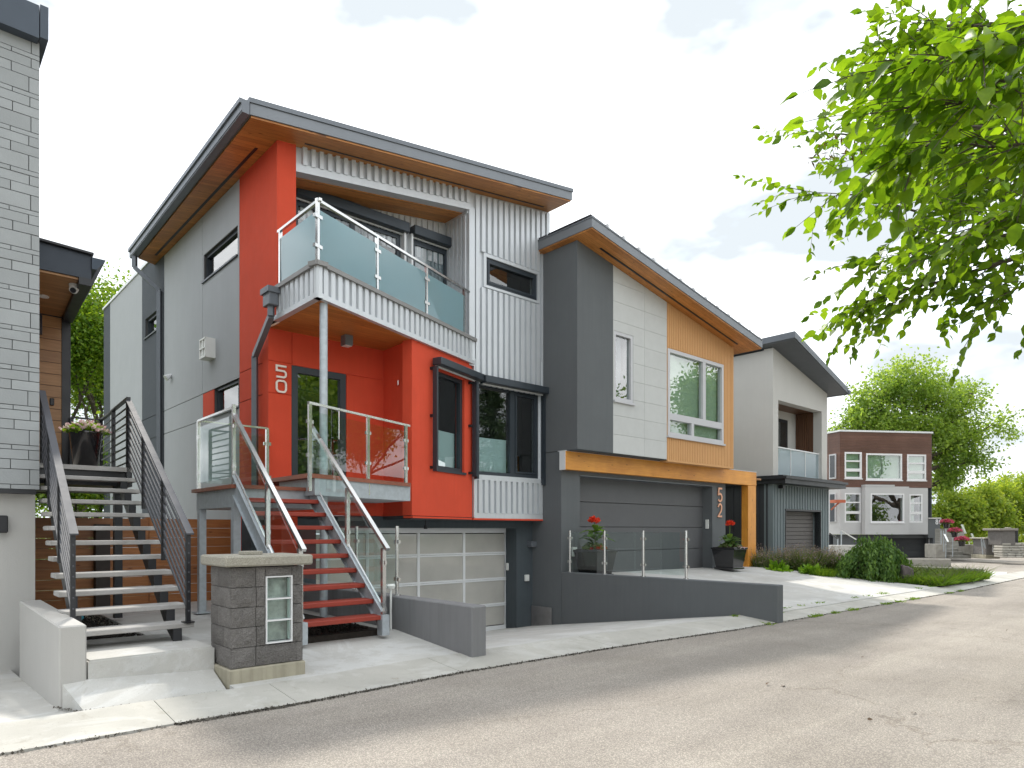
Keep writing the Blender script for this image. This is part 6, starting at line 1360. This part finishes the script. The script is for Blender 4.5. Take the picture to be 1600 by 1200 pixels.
# ------------------------------------------------------------------ trees
def tree(name, lab, base, trunk_h, r, ln, depth, per, sig, size, m, seed, grp=None, lean=(0, 0, 1), spread=.6, up=.12, kids=(2, 3), limbs=4, asp=.55, k=4, shr=.74, trunk_top=None):
    rnd = random.Random(seed); T = thing(name, lab, 'tree', base, grp); bm = NB(); tips = []
    q0 = Vector(base); top = q0+Vector(lean).normalized()*trunk_h; tube(bm, q0, q0.lerp(top, .5), r*1.15, 10, r, False); tube(bm, q0.lerp(top, .5), top, r, 10, r*.8, False)
    for i in range(limbs):
        a = 2*math.pi*i/limbs+rnd.uniform(-.4, .4); e = rnd.uniform(.35, 1.0); d = Vector((math.cos(a)*math.cos(e), math.sin(a)*math.cos(e), math.sin(e)))
        s = q0.lerp(top, rnd.uniform(.7, 1.0)); grow(bm, s, d, ln*rnd.uniform(.8, 1.15), r*.6, depth, tips, spread, up, .68, 3, kids, shr, rnd)
    obj('trunk', bm, BARK, T); c, d = around(tips, per, sig); quads('crown', leaves(c, size, .35, asp, .25, d*.5, .5, k), m, T); return T, tips
def crown_tree(name, lab, base, trunk_h, r, blobs, nsub, per, sig, size, m, seed, grp=None):
    """trunk, one limb to each foliage mass, twigs from the limb out into the mass with leaf clumps on their outer part"""
    rnd = random.Random(seed); T = thing(name, lab, 'tree', base, grp); bm = NB(); tips = []; q0 = Vector(base); top = q0+Vector((rnd.gauss(0, .2), 0, trunk_h)); tube(bm, q0, top, r*1.2, 10, r*.8, False)
    for (c, rad, k_) in blobs:
        c = Vector(c); s = q0.lerp(top, rnd.uniform(.75, 1)); mid = s.lerp(c, .55)+Vector((rnd.gauss(0, .3), rnd.gauss(0, .3), .35)); tube(bm, s, mid, r*.5, 6, r*.34, False); tube(bm, mid, c, r*.34, 6, r*.2, False)
        for i in range(int(nsub*k_)):
            d = Vector((rnd.gauss(0, 1), rnd.gauss(0, 1), rnd.gauss(.15, .9))).normalized(); e = c+Vector((d.x*rad[0], d.y*rad[1], d.z*rad[2]))*rnd.uniform(.55, 1.05); o = mid.lerp(c, rnd.uniform(.2, 1.0)); h = o.lerp(e, .5)+Vector((0, 0, .25))
            if i % 2 == 0: tube(bm, o, h, r*.10, 4, r*.06, False); tube(bm, h, e, r*.06, 3, r*.02, False)
            for t in (.35, .55, .75, .92, 1.05): tips.append((h.lerp(e, t) if t > .4 else o.lerp(h, .9), d))
    obj('trunk', bm, BARK, T); c, d = around(tips, per, sig); quads('crown', leaves(c, size, .35, .6, .25, d*.5, .5), m, T); return T
MB_ = lambda px, py, rx, rz, k=1, Y=50, ry=None: (at(px, py, Y), (rx*Y/F, (ry or rx)*Y/F, rz*Y/F), k)
crown_tree('maple_tree', 'tall spreading tree with airy green crown behind the brown house 80', (28.4, 50, 0), 5.6, .42,
           [MB_(1418, 598, 62, 40, 1.0), MB_(1370, 625, 48, 38, .8), MB_(1460, 622, 44, 38, .8), MB_(1330, 665, 36, 36, .8), MB_(1385, 672, 55, 34, 1.3), MB_(1440, 680, 52, 38, 1.3), MB_(1490, 700, 40, 44, 1.1), MB_(1500, 650, 34, 34, .45), MB_(1545, 668, 40, 34, .4), MB_(1485, 760, 30, 36, .8), MB_(1535, 720, 32, 24, .25), MB_(1520, 615, 32, 22, .25)], 44, 16, .34, .24, LF_BIG, 12)
tree('garden_tree', 'leafy green tree in the garden between the limestone and red houses', (-19.6, 31, .0), 4.2, .3, 3.1, 4, 110, .55, .17, LF_LEFT, 8, None, (0, 0, 1), .6, .12, (2, 3), 6, .6)
tree('garden_tree', 'smaller green tree low behind the cedar fence by the black stair', (-14.0, 22, .0), .7, .16, 1.5, 4, 60, .4, .14, LF_LEFT, 9, None, (0, 0, 1), .7, .05, (2, 3), 6, .6)
# hedge trees on the right, each its own
hd = [(27.0, 46, 'yellow green bushy tree beside the wall of house 80', ((1500, 800, 34, 28), (1478, 812, 22, 22), (1520, 815, 22, 24))), (31.5, 50, 'bushy tree second from house 80 in the far row', ((1540, 792, 30, 30), (1522, 806, 22, 22), (1558, 812, 22, 24))),
      (36.5, 53, 'bushy tree with yellowish crown in the middle of the far row', ((1572, 784, 28, 30), (1555, 800, 24, 24), (1592, 806, 24, 26))), (41.0, 54, 'broad green tree near the right end of the far row', ((1606, 772, 30, 38), (1590, 796, 24, 24), (1625, 800, 24, 26))),
      (45.5, 57, 'tallest bushy tree at the right end of the far row', ((1640, 768, 32, 42), (1622, 796, 26, 26), (1660, 800, 26, 26))), (37.0, 60, 'pale loose bushy tree standing behind the far row', ((1560, 770, 40, 26), (1520, 790, 30, 24)))]
for i, (x, y, lab, bl) in enumerate(hd):
    crown_tree('bushy_tree', lab, (x, y, 0), 1.6, .14, [MB_(a_, b_, c_, d_, 1, y) for a_, b_, c_, d_ in bl], 46, 15, .3, .22, LF_HEDGE, 20+i, 'bushy trees beyond the lane')
def spruce(name, lab, base, h, r, seed, grp=None, dens=1.0):
    rnd = random.Random(seed); T = thing(name, lab, 'tree', base, grp); bm = NB(); tube(bm, base, (base[0], base[1], base[2]+h), .24*h/11, 8, .02, False); tips = []
    z = .6
    while z < h-.3:
        rr = r*(1-z/h)**.85
        for k in range(7):
            a = rnd.uniform(0, 6.28); p = Vector((base[0], base[1], base[2]+z)); L_ = rr*rnd.uniform(.75, 1.1); q_ = p+Vector((math.cos(a)*L_, math.sin(a)*L_, -.18*L_+rnd.uniform(-.1, .1))); tube(bm, p, q_, .03, 4, .008, False)
            for i in range(int(16*dens)): t = (i+.5)/int(16*dens); tips.append((p.lerp(q_, t)+Vector((0, 0, -.10*L_*math.sin(t*3.1))), Vector((math.cos(a), math.sin(a), -.3))))
        z += .34*h/11
    obj('trunk', bm, BARK, T); c, d = around(tips, int(11*dens), .13); quads('crown', leaves(c, .20, .3, .22, .5, d*1.0, .2), LF_SPR, T); return T
spruce('spruce_tree', 'dark pointed spruce far behind the bushy trees', (33.0, 62, 0), 8.6, 2.0, 31, None, .5)
spruce('spruce_tree', 'tall spruce across the street mirrored in the steel house windows', (21, 11.5, 0), 12, 3.6, 32, 'street spruces outside the frame')
spruce('spruce_tree', 'second spruce across the street mirrored in the entrance glass', (24, 21, 0) if False else (26, 18.2, 0), 11, 3.3, 33, 'street spruces outside the frame')
tree('street_tree', 'leafy street tree mirrored in the upper window of the ochre house', (34, 24.0, 0), 4.0, .3, 3.6, 4, 75, .65, .28, LF_LEFT, 41)
tree('street_tree', 'wide street tree behind the camera mirrored in the far bay windows', (2.0, -26, 0), 2.5, .3, 3.0, 4, 30, .6, .34, LF_LEFT, 43)
tree('street_tree', 'second wide street tree behind the camera, left of the first', (-14.0, -24, 0), 2.5, .3, 2.8, 4, 30, .6, .34, LF_LEFT, 44)
tree('street_tree', 'leafy street tree behind the camera mirrored in the front door glass', (15, 4.2, 0), 2, .3, 2.6, 4, 40, .55, .3, LF_LEFT, 42)

# low growth that closes the view under the far trees and in the back garden
n = 9000; P_ = np.stack([RNG.uniform(25.5, 60, n), RNG.uniform(58, 62, n), RNG.uniform(0, 1, n)**1.4*2.8], 1); o = quads('far_hedge', leaves(P_, .38, .3, .6), LF_HEDGE); o['kind'] = 'stuff'
n = 7000; P_ = np.stack([RNG.uniform(-27, -13, n), RNG.uniform(31, 34, n), RNG.uniform(0, 1, n)**1.2*5.2], 1); o = quads('garden_hedge', leaves(P_, .22, .3, .6), LF_LEFT); o['kind'] = 'stuff'

# foreground tree: trunk stands outside the frame at the right, boughs reach in over the street
FT = thing('elm_tree', 'overhanging elm boughs with large backlit leaves in the upper right corner', 'tree', (6.6, 4.6, 0))
rnd = random.Random(77); bm = NB(); tips = []
T0 = Vector((6.6, 4.6, 0)); tube(bm, T0, (6.5, 4.6, 2.2), .2, 12, .17, False); tube(bm, (6.5, 4.6, 2.2), (6.35, 4.6, 5.8), .17, 12, .10, False)
def bough(pts, r, sub, seed, dens=1.0, droop=.25, sp=.75):
    r *= .62; r_ = random.Random(seed); P_ = [Vector(p) for p in pts]; n = len(P_)-1
    for i in range(n): tube(bm, P_[i], P_[i+1], r*(1-i/(n+.4)), 6, r*(1-(i+1)/(n+.4)), False)
    for i in range(n):
        for j in range(sub):
            t = (j+r_.random())/sub; q_ = P_[i].lerp(P_[i+1], t); d = (P_[i+1]-P_[i]).normalized(); ax = Vector((r_.gauss(0, 1), r_.gauss(0, 1), r_.gauss(0, .6))).normalized()
            nd = (d*.75+ax*sp-Vector((0, 0, droop))).normalized(); nd.z = max(nd.z, -.45); nd.normalize(); L_ = r_.uniform(.35, .8)*min(1, q_.y/5.2)**1.3; twig(q_, nd, L_, r_, dens)
    twig(P_[-1], (P_[-1]-P_[-2]).normalized(), .5, r_, dens)
LFP = []
def twig(q_, d, L_, r_, dens):
    n = max(4, int(L_/.055*dens)); p = Vector(q_); side = 1; d = Vector(d)
    for i in range(n):
        d = (d+Vector((r_.gauss(0, .07), r_.gauss(0, .07), -.03+r_.gauss(0, .05)))).normalized(); e = p+d*(L_/n); tube(bm, p, e, .0045*(1-.7*i/n), 3, .0045*(1-.7*(i+1)/n), False); p = e
        s = d.cross(Vector((0, 0, 1)));  s = s.normalized() if s.length > .1 else Vector((1, 0, 0)); side = -side
        ld = (d*.75+s*side*.8+Vector((r_.gauss(0, .45), r_.gauss(0, .45), -.32+r_.gauss(0, .32)))).normalized(); LFP.append((p.copy(), ld, r_.uniform(.068, .125)*(1.0 if i < n-2 else .8)))
    LFP.append((p.copy(), d.copy(), .10))
def fp(px, py, Y): return at(px, py, Y)
# boughs follow the outline of the crown in the picture, at 3 to 7 m from the camera
BG = [([(6.4, 4.6, 3.6), fp(1600, 250, 6.0), fp(1480, 240, 6.4), fp(1370, 215, 6.8), fp(1262, 205, 7.2)], .04, 9, 1, 1.1), ([(6.4, 4.6, 4.0), fp(1620, 300, 5.4), fp(1520, 300, 5.8), fp(1430, 330, 6.2), fp(1350, 305, 6.6), fp(1265, 300, 6.9)], .04, 7, 2, 1.2),
      ([(6.5, 4.6, 3.0), fp(1640, 385, 5.0), fp(1560, 412, 5.3), fp(1470, 440, 5.7), fp(1400, 455, 6.0), fp(1350, 472, 6.2)], .045, 7, 3, 1.3), ([(6.4, 4.6, 3.6), fp(1620, 360, 5.0), fp(1520, 375, 5.4), fp(1430, 395, 5.8), fp(1350, 410, 6.2)], .035, 6, 4, 1.3),
      ([(6.4, 4.6, 4.4), fp(1640, 120, 4.4), fp(1540, 130, 4.8), fp(1450, 130, 5.2), fp(1385, 120, 5.6)], .04, 13, 5, 1.2), ([(6.4, 4.6, 4.8), fp(1640, 20, 4.4), fp(1540, 40, 4.8), fp(1460, 40, 5.2), fp(1390, 60, 5.6)], .04, 13, 6, 1.2),
      ([(6.4, 4.6, 4.0), fp(1660, 210, 3.6), fp(1560, 200, 3.8), fp(1480, 195, 4.0), fp(1420, 180, 4.2)], .03, 13, 7, 1.0), ([(6.5, 4.6, 2.8), fp(1660, 425, 4.8), fp(1605, 445, 5.0), fp(1565, 460, 5.2)], .03, 5, 8, 1.0),
      ([(6.4, 4.6, 4.2), fp(1650, 200, 5.6), fp(1560, 240, 6.0), fp(1490, 260, 6.4), fp(1420, 250, 6.8)], .03, 11, 9, 1.3), ([(6.4, 4.6, 3.8), fp(1640, 330, 4.4), fp(1570, 340, 4.6), fp(1500, 345, 5.0)], .03, 6, 10, 1.2),
      ([(6.4, 4.6, 4.6), fp(1640, 80, 5.6), fp(1570, 90, 6.0), fp(1500, 85, 6.2), fp(1420, 100, 6.6)], .03, 15, 11, 1.2)]
BG += [([(6.4, 4.6, 4.4), fp(1650, 140, 5.0), fp(1580, 150, 5.2), fp(1500, 150, 5.4), fp(1440, 150, 5.6)], .03, 14, 15, 1.2), ([(6.4, 4.6, 4.2), fp(1650, 260, 4.8), fp(1580, 270, 5.0), fp(1510, 285, 5.4), fp(1440, 300, 5.8)], .03, 8, 16, 1.2),
       ([(6.4, 4.6, 4.6), fp(1650, 50, 4.9), fp(1580, 60, 5.1), fp(1500, 100, 5.3)], .03, 13, 17, 1.2), ([(6.4, 4.6, 4.0), fp(1650, 300, 4.2), fp(1590, 320, 4.4), fp(1540, 350, 4.7), fp(1470, 370, 5.0)], .03, 6, 18, 1.2)]
for pts, r, sub, sd_, dens in BG: bough(pts, r, sub, sd_, dens)
# a nearer spray with the large leaves
bough([(6.4, 4.6, 3.8), fp(1700, 90, 2.9), fp(1600, 120, 2.9), fp(1520, 160, 2.9), fp(1440, 165, 3.0)], .02, 11, 12, .8, .3); bough([(6.4, 4.6, 3.9), fp(1690, 10, 2.7), fp(1600, 60, 2.7), fp(1520, 80, 2.75), fp(1445, 95, 2.85)], .02, 11, 13, .8, .3)
bough([(6.4, 4.6, 3.4), fp(1680, 230, 3.0), fp(1610, 225, 3.0), fp(1540, 230, 3.1), fp(1470, 215, 3.1), fp(1400, 250, 3.2)], .02, 10, 14, .8, .3)
obj('trunk', bm, BARK, FT)
cam_ = Vector((0, 0, EYE))
inview = []; rest = []
for p, d, s in LFP:
    px = CX+F*p.x/p.y if p.y > .3 else 9999; py = HY-F*(p.z-EYE)/p.y if p.y > .3 else 9999; (inview if 1190 < px < 1600 and 0 < py < 560 else rest).append((s/p.y, p, d, s))
inview.sort(key=lambda t: -t[0])
LM = []
for k_ in range(4):     # four leaf shapes shared by the single leaves
    me = NB(); r_ = random.Random(k_); rows = []
    for i in range(8):
        t = i/7; wv = .30*(math.sin(math.pi*t**.75))**.9*(1+.05*(-1)**i) if 0 < i < 7 else 0; cz = -.22*t*t+r_.uniform(-.01, .01); rows.append([me.verts.new((t, -wv, cz+wv*.35)), me.verts.new((t, 0, cz)), me.verts.new((t, wv, cz+wv*.3))] if wv else [me.verts.new((t, 0, cz))]*3)
    for A, Bq in zip(rows, rows[1:]):
        for j in (0, 1):
            vs = []; [vs.append(v) for v in (A[j], A[j+1], Bq[j+1], Bq[j]) if v not in vs]
            if len(vs) > 2: me.faces.new(vs)
    m_ = bpy.data.meshes.new('leaf'); bmesh.ops.recalc_face_normals(me, faces=me.faces); me.to_mesh(m_); me.free(); m_.materials.append(LF_NEAR)
    for f_ in m_.polygons: f_.use_smooth = True
    LM.append(m_)
for i, (_, p, d, s) in enumerate(inview[:300]):
    o = link('leaf', LM[i % 4], FT); up_ = Vector((random.gauss(0, .6), random.gauss(0, .6), 1)); x = d.normalized(); y = up_.cross(x).normalized(); z = x.cross(y)
    o.matrix_local = Matrix.Translation(p-T0) @ Matrix((x, y, z)).transposed().to_4x4() @ Matrix.Diagonal((s, s, s, 1))
oth = inview[300:]+rest; P_ = np.array([t[1] for t in oth]); Dd = np.array([t[2] for t in oth]); S_ = np.array([[t[3]] for t in oth])
o = quads('leaves', leaves(P_, S_, .05, .6, 0, Dd*3, .5, 8), LF_NEAR, FT); o['kind'] = 'stuff'
c = np.array(fp(1315, 232, 6.9)); P_ = c+RNG.normal(size=(90, 3))*[.17, .15, .09]; o = quads('withered_leaves', leaves(P_, .075, .4, .22, 1.2), DEADL, FT); o['kind'] = 'stuff'
